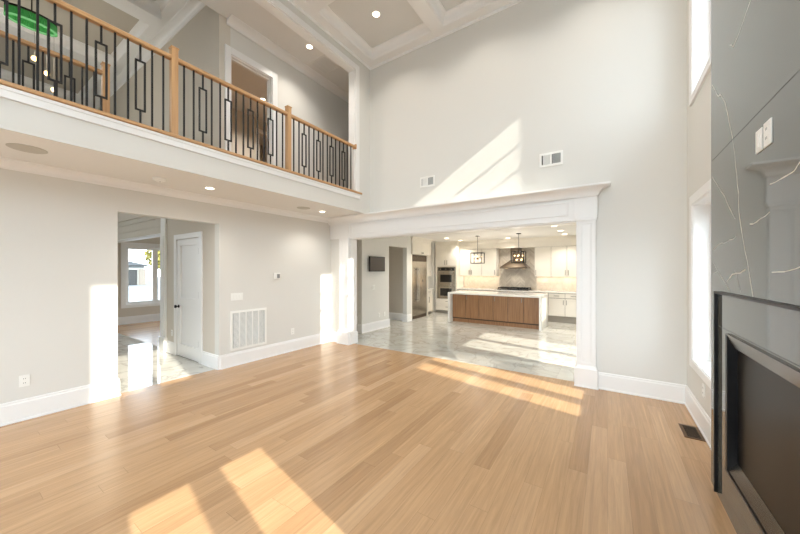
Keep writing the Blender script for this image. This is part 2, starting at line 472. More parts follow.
# ------------------------------------------------------------------ walls
struct('wall_left', wall('X', XL-0.14, XL, RY0, YB, 0, SOF, [(1.28, 2.49, -1, 2.275)]), M['wall'])
b = wall('Y', YB, 5.04, XL-0.14, 1.0, 0, SOF, [(-4.47, -0.34, -1, 2.22)])
b.box(XF, 1.0, YB, 5.04, SOF, 6.0)
struct('wall_back', b, M['wall'])
HWIN = [(-0.06, 0.97, 0.59, 2.25), (3.48, 4.50, 0.59, 2.25), (-0.22, 0.97, 3.42, 5.03), (3.30, 4.52, 3.42, 5.12), (1.50, 2.84, 0.25, 1.2), (-2.75, -1.15, 0.59, 2.19), (-2.75, -1.15, 3.42, 5.03)]
struct('wall_right', wall('X', XR, 1.0, RY0, 5.04, 0, 6.0, HWIN), M['wall'])
RW = []  # openings of the added rear glazing
for k in range(4): RW.append((-4.75+1.33*k, -4.75+1.33*k+1.2, 0.12, 2.45))
for k in range(4): RW.append((-3.80+1.10*k, -3.80+1.10*k+0.98, 2.95, 5.2))
struct('wall_rear', wall('Y', RY0, RY1, XL-0.14, 1.0, 0, 6.0, RW), M['wall'])
# balcony side of the great room: fascia below, header above, pier at the far end
b = MB().box(XF-0.02, XF, RY1, YB, SOF, UP-0.035)
b.box(XF-0.13, XF, RY1, YB, 5.30, CEIL+0.16)
b.box(XF-0.13, XF, 4.40, YB, UP-0.035, 5.30)
struct('wall_balcony', b, M['wall'])
struct('wall_hall', wall('Y', 2.49, 2.62, -11.6, XL-0.14, 0, SOF+0.02, [(-6.50, -5.66, -1, 2.10), (-10.9, -7.18, -1, 2.247)]), M['foyerwall'])
b = MB().box(-11.6, -4.95, 2.45, 2.62, SOF+0.02, 6.0)
struct('wall_foyer_north', b, M['foyerwall'])
struct('wall_upper_hall', wall('X', -5.07, -4.95, 2.62, 7.0, UP, 6.0, [(2.62, 3.35, UP, 4.95)]), M['wall'])
struct('wall_upper_end', MB().box(-5.07, XF, 6.9, 7.0, UP, 6.0).box(XF-0.02, XF+0.1, 5.04, 7.0, SOF, 6.0), M['wall'])
b = wall('X', -11.62, -11.48, -2.6, 2.49, 0, 6.0, [(-2.0, -0.4, 0.1, 4.9)])
struct('wall_foyer_front', b, M['foyerwall'])
struct('wall_foyer_south', MB().box(-11.6, XL-0.14, -2.6, -2.46, 0, 6.0), M['foyerwall'])
struct('wall_dining_front', wall('X', -11.62, -11.48, 2.49, 7.0, 0, 2.9, [(3.10, 4.52, 0.55, 2.24)]), M['foyerwall'])
struct('wall_dining_back', wall('Y', 6.9, 7.04, -11.62, -6.9, 0, 2.9, [(-10.5, -8.0, 0.5, 2.3)]), M['foyerwall'])
struct('wall_dining_east', MB().box(-7.0, -6.88, 2.62, 6.9, 0, 2.9), M['foyerwall'])
XK = -5.0
struct('wall_kitchen_left', wall('X', XK-0.14, XK, 5.04, 8.14, 0, 2.568, [(5.04, 5.84, -1, 2.29), (6.98, 7.90, -1, 2.22)]), M['wall'])
struct('wall_pantry', MB().box(-6.15, -6.02, 5.04, 8.13, 0, 2.568).box(-6.02, XK-0.14, 8.03, 8.13, 0, 2.568).box(-6.02, XK-0.14, 5.0, 5.04, 0, 2.6), M['foyerwall'])
struct('wall_kitchen_alcove', MB().box(-5.95, -5.82, 8.3, 10.85, 0, 2.6), M['wall'])
struct('wall_kitchen_back', MB().box(-5.95, 1.0, 10.85, 11.0, 0, 2.6), M['wall'])
struct('wall_kitchen_right', wall('X', XR, 1.0, 5.04, 11.0, 0, 2.6, [(5.28, 7.05, 0.12, 2.15), (8.12, 8.88, 1.5, 2.3)]), M['wall'])
struct('wall_bedroom', MB().box(-9.0, -5.07, 2.62, 2.70, UP, 6.0).box(-9.0, -5.07, 6.9, 7.0, UP, 6.0), M['foyerwall'])
struct('wall_bedroom_far', wall('X', -7.62, -7.5, 2.7, 6.9, UP, 6.0, [(4.70, 5.02, UP, 5.10)]), M['foyerwall'])
struct('wall_bedroom_closet', MB().box(-9.1, -9.0, 2.62, 7.0, UP, 6.0), M['foyerwall'])

# ------------------------------------------------------------------ ceilings
struct('ceiling', MB().box(XF-0.13, 1.0, RY0, 5.04, 5.70, 5.8), M['panel'])
struct('ceiling_soffit', MB().box(XL-0.14, XF-0.02, RY0, 5.04, SOF, SOF+0.02), M['ceil'])
struct('ceiling_kitchen', MB().box(-6.2, 1.0, 5.04, 11.0, 2.57, 2.66), M['ceil'])
struct('ceiling_dining', MB().box(-11.6, -6.88, 2.62, 7.0, 2.635, 2.7), M['ceil'])
struct('ceiling_bridge', MB().box(-4.96, XF-0.12, RY0, 7.0, 5.48, 5.6), M['ceil'])
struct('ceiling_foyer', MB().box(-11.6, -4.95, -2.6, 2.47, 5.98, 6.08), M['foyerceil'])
struct('ceiling_bedroom', MB().box(-9.0, -5.07, 2.62, 7.0, 5.45, 5.55), M['ceil'])
struct('roof_slab', MB().box(-11.8, 1.3, -3.5, 7.2, 6.0, 6.2).box(-6.3, 1.2, 7.0, 11.2, 2.66, 2.8).box(XF+0.1, 1.2, 5.04, 7.2, 2.66, 2.8).box(-11.8, -6.2, 2.49, 7.2, 2.9, 3.0), M['roof'])

# great room coffers: beams with crown round every panel
PX = [(-3.654, -2.562), (-2.15, -1.06), (-0.648, 0.442)]
PY = [(3.43, 4.573), (1.87, 3.01), (0.31, 1.45), (-1.25, -0.11), (-2.81, -1.67)]
b = MB()
def ring_beams(b, PXs, PYs, x0, x1, y0, y1, z0, z1, sofw):
    xs = [x0]+[v for p in PXs for v in (p[0]-sofw, p[1]+sofw)]+[x1]
    for i in range(0, len(xs), 2): b.box(xs[i], xs[i+1], y0, y1, z0, z1)
    Ys = sorted(PYs); ys = [y0]+[v for p in Ys for v in (p[0]-sofw, p[1]+sofw)]+[y1]
    for i in range(0, len(ys), 2):
        for j in range(1, len(xs)-1, 2): b.box(xs[j], xs[j+1], ys[i], ys[i+1], z0, z1)
ring_beams(b, PX, PY, XF, XR, RY1, YB, CEIL, 5.70, 0.10)
struct('trim_1', b, M['white'])
def crown_prof(z0, z1, d):   # cove crown between the wall foot (0,z0) and the ceiling (d,z1)
    h = z1-z0
    pts = [(0, z0), (0.012, z0), (0.016, z0+0.10*h)]
    for k in range(7):
        a = k/6*PI/2
        pts.append((0.02+(d-0.035)*(1-math.cos(a)), z0+0.13*h+0.74*h*math.sin(a)))
    pts += [(d-0.004, z0+0.88*h), (d, z0+0.93*h), (d, z1), (0, z1)]
    return pts
b = MB(); cp = crown_prof(CEIL+0.012, 5.70, 0.10)
for (x0, x1) in PX:
    for (y0, y1) in PY:
        X0, X1, Y0, Y1 = x0-0.1, x1+0.1, y0-0.1, y1+0.1
        b.sweep(cp, (X0, Y0), (X1, Y0), (0, 1), 1, -1); b.sweep(cp, (X0, Y1), (X1, Y1), (0, -1), 1, -1)
        b.sweep(cp, (X0, Y0), (X0, Y1), (1, 0), 1, -1); b.sweep(cp, (X1, Y0), (X1, Y1), (-1, 0), 1, -1)
struct('trim_2', b, M['white'])
bead = [(0, 5.525), (0.018, 5.525), (0.024, 5.54), (0.024, CEIL), (0, CEIL)]
b = MB().sweep(bead, (XF, YB), (XR, YB), (0, -1), 1, -1).sweep(bead, (XF, RY1), (XF, YB), (1, 0), 1, -1).sweep(bead, (XR, RY1), (XR, YB), (-1, 0), 1, -1)
struct('trim_3', b, M['white'])
# crown under the balcony soffit, and the big cornice over the kitchen opening
cl = crown_prof(2.565, SOF, 0.11)
struct('trim_4', MB().sweep(cl, (XL, RY1), (XL, 4.80), (1, 0), 0, -1), M['white'])
YP = 4.80
cc = [(0, 2.515), (0.014, 2.515), (0.02, 2.53)]
for k in range(8):
    a = k/7*PI/2; cc.append((0.022+0.095*(1-math.cos(a)), 2.533+0.085*math.sin(a)))
cc += [(0.13, 2.622), (0.145, 2.632), (0.145, 2.652), (0, 2.652)]
struct('trim_5', MB().sweep(cc, (XL, YP), (-0.11, YP), (0, -1), 0, 1).sweep(cc, (-0.11, YP), (-0.11, YB), (1, 0), -1, 0), M['white'])
# architrave and frieze with raised panel and end blocks
b = MB().box(XL, -0.11, YP+0.02, YB, 2.215, 2.64).box(XL, -0.11, YP+0.012, YP+0.02, 2.215, 2.235)
b.box(-0.372, -0.105, YP, YP+0.02, 2.24, 2.52).box(-4.77, -4.465, YP, YP+0.02, 2.24, 2.52)
b.frame('Y', YP+0.008, YP+0.02, -4.40, -0.44, 2.29, 2.485, 0.022)
struct('trim_6', b, M['white'], 0.003)
# pilasters and jamb lining
def pilaster(x0, x1):
    b = MB().box(x0, x1, YP+0.012, YB, 0, 2.24)
    b.frame('Y', YP, YP+0.012, x0, x1, 0.27, 2.215, 0.05)
    b.frame('Y', YP+0.004, YP+0.012, x0+0.05, x1-0.05, 0.32, 2.165, 0.012)
    b.box(x0-0.012, x1+0.012, YP-0.012, YB, 2.205, 2.242)
    b.box(x0-0.022, x1+0.022, YP-0.022, YB, 0, 0.245)
    b.frustum((x0-0.022, x1+0.022, YP-0.022, YB, 0.245), (x0, x1, YP, YB, 0.29))
    b.box(x0-0.03, x1+0.03, YP-0.03, YB, 0, 0.018)
    return b
struct('trim_7', pilaster(-4.745, -4.475), M['white'], 0.003)
struct('trim_8', pilaster(-0.34, -0.125), M['white'], 0.003)
b = MB().box(-4.485, -4.462, YB, 5.05, 0, 2.22).box(-0.35, -0.328, YB, 5.05, 0, 2.22).box(-4.485, -0.328, YB, 5.05, 2.196, 2.222)
b.box(-4.48, -4.44, YB-0.02, 5.06, 0, 0.245).box(-0.372, -0.33, YB-0.02, 5.06, 0, 0.245)
struct('trim_9', b, M['white'], 0.002)
# balcony casing, apron below the nosing
b = MB().box(XF, XF+0.022, 4.40, 4.50, UP-0.02, 5.40).box(XF, XF+0.022, RY1, 4.40, 5.30, 5.40)
b.box(XF-0.15, XF, 4.385, 4.40, UP, 5.30).box(XF-0.15, XF, RY1, 4.40, 5.285, 5.30)
struct('trim_10', b, M['white'], 0.003)
b = MB().box(XF, XF+0.02, RY1, 4.52, 2.895, 2.985).box(XF, XF+0.03, RY1, 4.535, 2.955, 2.985)
struct('trim_11', b, M['white'], 0.003)
# upper hall crown, door casing; foyer crown and beam
cu = crown_prof(5.385, 5.48, 0.15)
b = MB().sweep(cu, (-4.95, 2.56), (-4.95, 6.9), (1, 0), 0, -1).sweep(cu, (-4.95, 6.9), (XF-0.13, 6.9), (0, -1), 1, -1)
struct('trim_12', b, M['white'])
b = MB().box(-4.95, -4.925, 2.53, 2.62, UP, 5.06).box(-4.95, -4.925, 3.35, 3.45, UP, 5.06).box(-4.95, -4.925, 2.62, 3.35, 4.95, 5.06)
b.box(-5.08, -4.945, 2.62, 2.634, UP, 4.95).box(-5.08, -4.945, 3.336, 3.35, UP, 4.95).box(-5.08, -4.945, 2.62, 3.35, 4.936, 4.95)
b.box(-5.02, -5.0, 2.634, 2.646, UP, 4.936).box(-5.02, -5.0, 3.324, 3.336, UP, 4.936).box(-5.02, -5.0, 2.646, 3.324, 4.924, 4.936)
b.box(-4.95, -4.935, 2.45, 2.53, UP, UP+0.14).box(-4.95, -4.935, 3.45, 6.9, UP, UP+0.14)
b.box(-7.5, -7.47, 4.61, 4.70, UP, 5.19).box(-7.5, -7.47, 5.02, 5.11, UP, 5.19).box(-7.5, -7.47, 4.70, 5.02, 5.10, 5.19)
struct('trim_13', b, M['white'], 0.003)
cf = crown_prof(5.80, 5.90, 0.14)
b = MB().sweep(cf, (-11.48, 2.45), (-5.0, 2.45), (0, -1), 1, 0).sweep(cf, (-11.48, -2.46), (-11.48, 2.45), (1, 0), 1, -1)
b.box(-11.48, -4.96, 2.17, 2.45, 5.90, 5.98).box(-11.48, -11.2, -2.46, 2.17, 5.90, 5.98)
for (x0, x1) in ((-6.62, -6.30), (-8.95, -8.63)):
    b.box(x0, x1, -2.46, 2.17, 5.80, 5.98)
c2 = crown_prof(5.815, 5.98, 0.12)
for (x0, x1) in ((-6.30, -4.96), (-8.63, -6.62), (-11.2, -8.95)):
    b.sweep(c2, (x0, -2.46), (x0, 2.17), (1, 0), 0, -1)
    if x1 < -5: b.sweep(c2, (x1, -2.46), (x1, 2.17), (-1, 0), 0, -1)
    b.sweep(crown_prof(5.90, 5.98, 0.12), (x0, 2.17), (x1, 2.17), (0, -1), 1, -1 if x1 < -5 else 0)
struct('trim_14', b, M['white'])
# horizontal boarding on the front wall of the foyer
b = MB()
for k in range(21): b.box(-11.48, -11.462, 0.62, 2.45, 3.0+0.135*k, 3.0+0.135*k+0.12)
struct('trim_15', b, M['foyerwall'], 0.004)

# ------------------------------------------------------------------ baseboards
bb = [(0, 0), (0.026, 0), (0.026, 0.016), (0.018, 0.022), (0.018, 0.185), (0.012, 0.195), (0.012, 0.21), (0.006, 0.218), (0, 0.218)]
def base(side, segs):
    b = MB()
    for (p0, p1, out, k0, k1) in segs: b.sweep(bb, p0, p1, out, k0, k1)
    return struct('baseboard_'+side, b, M['white'])
base('left', [((XL, RY1), (XL, 1.28), (1, 0), 1, 1), ((XL, 2.49), (XL, YB), (1, 0), 1, -1), ((XL, 1.28), (XL-0.14, 1.28), (0, 1), -1, 0)])
base('back', [((XL, YB), (-4.77, YB), (0, -1), 1, 0), ((-0.1, YB), (XR, YB), (0, -1), 0, -1)])
base('right', [((XR, 3.18), (XR, YB), (-1, 0), 0, -1), ((XR, RY1), (XR, 1.16), (-1, 0), 1, 0)])
base('rear', [((XL, RY1), (-4.75, RY1), (0, 1), 1, 0)])
base('hall', [((-5.54, 2.49), (XL, 2.49), (0, -1), 0, 0), ((-6.95, 2.49), (-6.62, 2.49), (0, -1), 0, 0)])
base('dining', [((-11.48, 2.62), (-11.48, 6.9), (1, 0), 1, -1), ((-11.48, 6.9), (-7.0, 6.9), (0, -1), 1, -1)])
base('kitchen', [((XK, 5.84), (XK, 6.98), (1, 0), -1, 1), ((XK, 5.84), (XK-0.14, 5.84), (0, -1), -1, 0), ((XK, 7.90), (XK, 8.14), (1, 0), -1, 0), ((XK, 7.90), (XK-0.14, 7.90), (0, -1), -1, 0), ((XR, 5.04), (XR, 10.2), (-1, 0), 1, 0), ((-0.11, 5.04), (XR, 5.04), (0, 1), 0, -1)])
base('pantry', [((-6.02, 5.04), (-6.02, 8.03), (1, 0), 0, -1), ((-6.02, 8.03), (XK-0.14, 8.03), (0, -1), 1, 0)])

# ------------------------------------------------------------------ windows
def window(n, axis, plane, inner, u0, u1, z0, z1, sashes, muntins=(), casing=0.095, rail=0.08, out=1, cas_t=0.022):
    """plane: centre of sash depth, inner: room-side wall face, out: +1 when the room lies on the negative side"""
    def bx(b, a0, a1, p, q, r, t):
        return b.box(a0, a1, p, q, r, t) if axis == 'X' else b.box(p, q, a0, a1, r, t)
    b = MB()
    d0, d1 = plane-0.035, plane+0.035
    us = [u0]+[v for s in sashes for v in s]+[u1]
    for i in range(0, len(us), 2): bx(b, d0, d1, us[i], us[i+1], z0, z1)
    for (p, q) in sashes:
        bx(b, d0, d1, p, q, z0, z0+0.08); bx(b, d0, d1, p, q, z1-rail, z1)
        for zz in muntins: bx(b, plane-0.02, plane+0.02, p, q, zz-0.012, zz+0.012)
    o = struct('window_%d' % n, b, M['white'], 0.004)
    g = MB()
    for (p, q) in sashes: bx(g, plane-0.004, plane+0.004, p-0.005, q+0.005, z0+0.075, z1-rail+0.005)
    g.build('pane', M['glass'], o)
    c = MB(); f0, f1 = (inner-cas_t*out, inner) if out > 0 else (inner, inner+cas_t)
    bx(c, f0, f1, u0-casing, u0, z0-casing*0.8, z1+casing); bx(c, f0, f1, u1, u1+casing, z0-casing*0.8, z1+casing)
    bx(c, f0, f1, u0, u1, z1, z1+casing); bx(c, f0, f1, u0, u1, z0-casing*0.8, z0)
    l0, l1 = (f0+0.01*out, d0) if out > 0 else (d1, f1-0.01)
    t = 0.012
    bx(c, l0, l1, u0, u0+t, z0, z1); bx(c, l0, l1, u1-t, u1, z0, z1); bx(c, l0, l1, u0, u1, z1-t, z1); bx(c, l0, l1, u0, u1, z0, z0+t)
    c.build('casing', M['white'], o, 0.003)
    return o
PA = [(0.0, 0.35), (0.56, 0.91)]; PBs = [(3.56, 3.89), (4.09, 4.42)]
window(1, 'X', 0.93, XR, 3.48, 4.50, 0.59, 2.25, PBs, rail=0.155)
window(2, 'X', 0.93, XR, 3.30, 4.52, 3.42, 5.12, [(3.36, 3.86), (4.05, 4.45)], (3.9, 4.26, 4.62))
window(3, 'X', 0.93, XR, -0.06, 0.97, 0.59, 2.25, PA, rail=0.155)
window(4, 'X', 0.93, XR, -0.22, 0.97, 3.42, 5.03, [(-0.145, 0.36), (0.52, 0.91)])
window(5, 'X', 0.93, XR, 5.28, 7.05, 0.12, 2.15, [(5.36, 6.08), (6.25, 6.97)])
window(6, 'X', -11.55, -11.48, 3.10, 4.52, 0.55, 2.24, [(3.17, 3.745), (3.875, 4.45)], casing=0.11, out=-1)
window(7, 'X', -11.55, -11.48, -2.0, -0.4, 0.1, 4.9, [(-1.92, -1.24), (-1.16, -0.48)], (2.2,), casing=0.1, out=-1)  # unseen tall window added to bring daylight into the foyer
window(20, 'X', 0.93, XR, 8.12, 8.88, 1.5, 2.3, [(8.19, 8.46), (8.54, 8.81)])
PC = [(-2.68, -2.01), (-1.89, -1.22)]  # sashes of two unseen windows added to brighten the left wall
window(17, 'X', 0.93, XR, -2.75, -1.15, 0.59, 2.19, PC)
window(18, 'X', 0.93, XR, -2.75, -1.15, 3.42, 5.03, PC)
window(19, 'Y', 6.96, 6.9, -10.5, -8.0, 0.5, 2.3, [(-10.42, -9.3), (-9.2, -8.08)], casing=0.1)  # unseen window added to brighten the dining room
for k, h in enumerate(RW):  # unseen rear glazing, added and sized to light the great room
    window(8+k, 'Y', -3.23, RY1, h[0], h[1], h[2], h[3], [(h[0]+0.06, h[1]-0.06)], casing=0.06, out=-1)

# ------------------------------------------------------------------ doors of the hall
b = MB()
D0, D1, DY = -6.49, -5.67, 2.505
b.box(D0, D1, DY, DY+0.028, 0.012, 2.09)
for (z0, z1, m_) in ((0.012, 0.235, 0), (0.90, 1.06, 0.115), (1.98, 2.09, 0)): b.box(D0+m_, D1-m_, DY-0.026, DY, z0, z1)
for (p, q) in ((D0, D0+0.115), (D1-0.115, D1)): b.box(p, q, DY-0.026, DY, 0.235, 1.98)
d = struct('door_1', b, M['white'], 0.004)
hn = MB().lathe([(0.028, 0), (0.028, -0.008), (0.011, -0.012), (0.011, -0.035), (0.024, -0.042), (0.029, -0.055), (0.024, -0.068), (0.008, -0.072)], (D0+0.065, DY-0.026, 0.90), 18, 'Y')
hn.build('door_handle', M['black'], d, 0, True)
for z in (0.31, 1.13, 1.87):
    MB().box(D1-0.005, D1+0.004, DY-0.033, DY-0.0265, z-0.05, z+0.05).build('hinge', M['iron'], d)
b = MB()
b.box(-6.61, -6.50, 2.465, 2.49, 0, 2.19).box(-5.66, -5.55, 2.465, 2.49, 0, 2.19).box(-6.50, -5.66, 2.465, 2.49, 2.10, 2.19)
b.box(-6.50, -6.49, 2.49, 2.62, 0, 2.10).box(-5.67, -5.66, 2.49, 2.62, 0, 2.10).box(-6.49, -5.67, 2.49, 2.62, 2.092, 2.10)
# pilaster and header round the dining room opening
b.box(-7.17, -6.97, 2.455, 2.49, 0, 2.62).box(-7.13, -7.01, 2.44, 2.455, 0.30, 2.2).box(-7.19, -6.95, 2.43, 2.49, 0, 0.27)
b.box(-7.19, -7.17, 2.455, 2.63, 0, 2.26)
b.box(-11.0, -7.15, 2.45, 2.47, 2.235, 2.262).box(-11.0, -7.17, 2.49, 2.63, 2.235, 2.25)  # thin white strip stands in for the sunlit edge of the header
struct('trim_16', b, M['white'], 0.004)
struct('trim_22', MB().box(-11.0, -7.15, 2.47, 2.49, 2.262, 2.40).box(-11.0, -7.17, 2.46, 2.49, 2.40, 2.43).box(-11.0, -6.97, 2.475, 2.49, 2.43, 2.56).box(-11.0, -6.97, 2.45, 2.49, 2.56, 2.60), M['foyerwall'], 0.003)  # header boards in the wall colour, their shadow put into the paint

# ------------------------------------------------------------------ fireplace (marble clad chimney breast)
FY0, FY1, FC = 1.17, 3.17, 2.17
fp = thing('fireplace', (XM, FC, 0), 'dark grey marble fireplace wall with white veins and black framed firebox', 'fireplace')
def veins(b, lines, w=0.0065):
    b.i = 1
    for pts, wk in lines:
        pts = [Vector((p[0], p[1])) for p in pts]
        # jitter between the given points
        P = [pts[0]]
        for a, c in zip(pts, pts[1:]):
            n = max(2, int((c-a).length/0.05)); t = (c-a).normalized(); nn = Vector((-t.y, t.x))
            for k in range(1, n+1):
                j = 0 if k == n else random.uniform(-0.006, 0.006)
                P.append(a+(c-a)*(k/n)+nn*j)
        for a, c in zip(P, P[1:]):
            t = (c-a).normalized(); nn = Vector((-t.y, t.x))*(w*wk*random.uniform(0.6, 1.25)/2)
            q = [a-nn, c-nn, c+nn, a+nn]; x = XM-0.0006
            b.add([(x, p.x, p.y) for p in q], [(0, 1, 2, 3)])
    b.i = 0
up = MB().box(XM, XR-0.002, FY0, FY1, 2.345, 5.55)
veins(up, [([(3.147, 2.90), (2.99, 2.74), (2.94, 2.73), (2.846, 2.638), (2.76, 2.47), (2.692, 2.346)], 1.2),
           ([(2.75, 2.95), (2.69, 2.90), (2.55, 2.93), (2.35, 3.00), (2.2, 3.01), (2.0, 3.06), (1.8, 3.10)], 0.9),
           ([(2.80, 3.7), (2.66, 3.55), (2.62, 3.3)], 0.5), ([(2.2, 4.9), (2.0, 4.4), (1.9, 3.9), (1.6, 3.5)], 1.0), ([(2.9, 5.2), (2.7, 4.6), (2.75, 4.1)], 0.7)])
up.build('upper_slab', [M['slab'], M['vein']], fp)
lo = MB().box(XM, XR-0.002, FY0, 1.55, 0, 2.342).box(XM, XR-0.002, 2.79, FY1, 0, 2.342).box(XM, XR-0.002, 1.55, 2.79, 0, 0.285).box(XM, XR-0.002, 1.55, 2.79, 1.15, 2.342)
veins(lo, [([(2.692, 2.340), (2.622, 2.109), (2.591, 1.992), (2.585, 1.883), (2.513, 1.704), (2.441, 1.557), (2.379, 1.41)], 1.4),
            ([(3.131, 2.224), (2.886, 2.052), (2.648, 1.852)], 1.0),
            ([(3.102, 1.694), (2.968, 1.725), (2.701, 1.736), (2.635, 1.753)], 0.7),
            ([(2.425, 1.796), (2.33, 1.796), (2.176, 1.823)], 1.0),
            ([(2.808, 1.475), (2.701, 1.524), (2.572, 1.532), (2.479, 1.553)], 1.4),
            ([(3.131, 1.614), (2.926, 1.509), (2.75, 1.423)], 0.8),
            ([(2.176, 1.952), (2.063, 1.95), (1.948, 1.953), (1.88, 1.985), (1.6, 2.1)], 1.0),
            ([(2.156, 1.539), (2.028, 1.543), (1.932, 1.556), (1.7, 1.6)], 0.7),
            ([(3.102, 1.528), (3.011, 1.539)], 0.6), ([(2.66, 1.55), (2.55, 1.42)], 0.5)])
lo.build('lower_slab', [M['slab'], M['vein']], fp)
b = MB()   # black metal frame standing proud of the marble
b.box(XM-0.02, XM, 2.995, 3.010, 0.02, 1.405).box(XM-0.02, XM, 1.33, 1.345, 0.02, 1.405).box(XM-0.02, XM, 1.33, 3.010, 1.390, 1.405)
b.build('surround_frame', M['black'], fp, 0.0015)
b = MB().box(XM-0.001, XM+0.004, 1.345, 2.995, 1.168, 1.170)
b.build('slab_joint', M['slotdark'], fp)
b = MB()   # firebox opening: jambs, head, sill
b.box(XM-0.012, XM+0.045, 2.755, 2.79, 0.285, 1.15).box(XM-0.012, XM+0.045, 1.55, 1.585, 0.285, 1.15).box(XM-0.012, XM+0.045, 1.585, 2.755, 0.285, 0.30)
b.build('firebox_trim', M['black'], fp, 0.003)
hs = MB().add([(XM-0.014, y, 1.152) for y in (1.57, 2.77)]+[(XM+0.010, y, 1.075) for y in (1.57, 2.77)]+[(XM+0.046, y, 1.075) for y in (1.57, 2.77)]+[(XM+0.046, y, 1.152) for y in (1.57, 2.77)],
     [(0, 1, 3, 2), (2, 3, 5, 4), (4, 5, 7, 6), (6, 7, 1, 0), (0, 2, 4, 6), (1, 7, 5, 3)])
hs.build('hood_strip', M['gun'], fp)
ss = MB().add([(XM-0.004, y, 0.302) for y in (1.586, 2.754)]+[(XM+0.034, y, 0.36) for y in (1.586, 2.754)]+[(XM+0.045, y, 0.36) for y in (1.586, 2.754)]+[(XM+0.045, y, 0.302) for y in (1.586, 2.754)],
     [(0, 1, 3, 2), (2, 3, 5, 4), (4, 5, 7, 6), (6, 7, 1, 0), (0, 2, 4, 6), (1, 7, 5, 3)])
ss.build('sill_strip', M['gun'], fp)
MB().box(XM+0.036, XM+0.040, 1.58, 2.76, 0.30, 1.12).build('fire_screen', M['mesh'], fp)
b = MB().box(1.22, 1.26, 1.50, 2.84, 0.25, 1.2).box(XM+0.08, 1.22, 1.51, 1.545, 0.26, 1.19).box(XM+0.08, 1.22, 2.795, 2.83, 0.26, 1.19).box(XM+0.08, 1.22, 1.545, 2.795, 0.26, 0.284).box(XM+0.08, 1.22, 1.545, 2.795, 1.151, 1.19)
b.build('firebox', M['firebox'], fp)

# ------------------------------------------------------------------ wall plates, registers, alarms
def plate(name, axis, face, sgn, uc, zc, w, h, label, cat, kind='outlet', group=None, t=0.007, gangs=1):
    """plate on a wall: axis normal, face coordinate, sgn direction into the room"""
    loc = (face, uc, zc-h/2) if axis == 'X' else (uc, face, zc-h/2)
    r = thing(name, loc, label, cat, group)
    def bx(b, d0, d1, u0, u1, z0, z1):
        return b.box(face+sgn*d0, face+sgn*d1, uc+u0, uc+u1, zc+z0, zc+z1) if axis == 'X' else b.box(uc+u0, uc+u1, face+sgn*d0, face+sgn*d1, zc+z0, zc+z1)
    bx(MB(), 0, t, -w/2, w/2, -h/2, h/2).build('cover_plate', M['plastic'], r, 0.002)
    for k in range(gangs):
        u = (k-(gangs-1)/2)*0.046
        if kind == 'outlet':
            for dz in (-0.022, 0.022):
                f = bx(MB(), t, t+0.002, u-0.016, u+0.016, dz-0.014, dz+0.014).build('socket', M['plastic'], r, 0.001)
                q = MB(); bx(q, t+0.002, t+0.0026, u-0.008, u-0.005, dz-0.006, dz+0.006); bx(q, t+0.002, t+0.0026, u+0.005, u+0.008, dz-0.006, dz+0.006)
                q.build('slot', M['slotdark'], f)
        else:
            bx(MB(), t, t+0.005, u-0.016, u+0.016, -0.033, 0.033).build('rocker', M['plastic'], r, 0.0015)
    return r
plate('outlet_plate', 'X', XL, 1, 0.541, 0.405, 0.075, 0.118, 'white duplex outlet on the long bare wall below the balcony, nearest the camera', 'outlet')
plate('outlet_plate', 'X', XL, 1, 3.845, 0.377, 0.075, 0.118, 'white duplex outlet on the pale wall between the return grille and the corner', 'outlet')
plate('switch_plate', 'X', XL, 1, 2.767, 1.118, 0.20, 0.118, 'wide white switch plate on the wall just above the return air grille', 'light switch', 'switch', gangs=3)
plate('outlet_plate', 'Y', 2.49, -1, -6.735, 0.385, 0.07, 0.115, 'white outlet in the hall beside the closed white door', 'outlet')
plate('outlet_plate', 'X', XR, -1, 4.089, 0.40, 0.075, 0.125, 'white outlet below the narrow window by the fireplace', 'outlet')
plate('switch_plate', 'X', XK, 1, 6.30, 1.11, 0.115, 0.118, 'white switch plate on the kitchen wall under the mounted screen', 'light switch', 'switch', gangs=2)
plate('outlet_plate', 'X', XK, 1, 6.53, 0.37, 0.075, 0.118, 'white outlet low on the kitchen wall, nearer the white pilaster of the two', 'outlet')
plate('outlet_plate', 'X', XK, 1, 6.77, 0.37, 0.075, 0.118, 'white outlet low on the kitchen wall, nearer the fridge of the two', 'outlet')
plate('switch_plate', 'X', XM, -1, 2.29, 2.195, 0.074, 0.112, 'white wall plate on the dark marble, nearer the window of the two', 'wall plate', 'switch', t=0.006)
plate('outlet_plate', 'X', XM, -1, 2.19, 2.197, 0.084, 0.118, 'white wall plate on the dark marble, farther from the window of the two', 'wall plate', 'outlet', t=0.006)
plate('switch_plate', 'Y', 2.45, -1, -5.58, 4.15, 0.075, 0.118, 'white switch plate on the grey wall upstairs behind the middle of the railing', 'light switch', 'switch') 

# thermostat
r = thing('thermostat', (XL, 3.50, 1.385), 'small white thermostat with grey display on the wall left of the white pilaster', 'thermostat')
MB().box(XL, XL+0.022, 3.435, 3.565, 1.385, 1.50).build('housing', M['plastic'], r, 0.006)
MB().box(XL+0.022, XL+0.024, 3.495, 3.553, 1.405, 1.478).build('display', M['filter'], r)
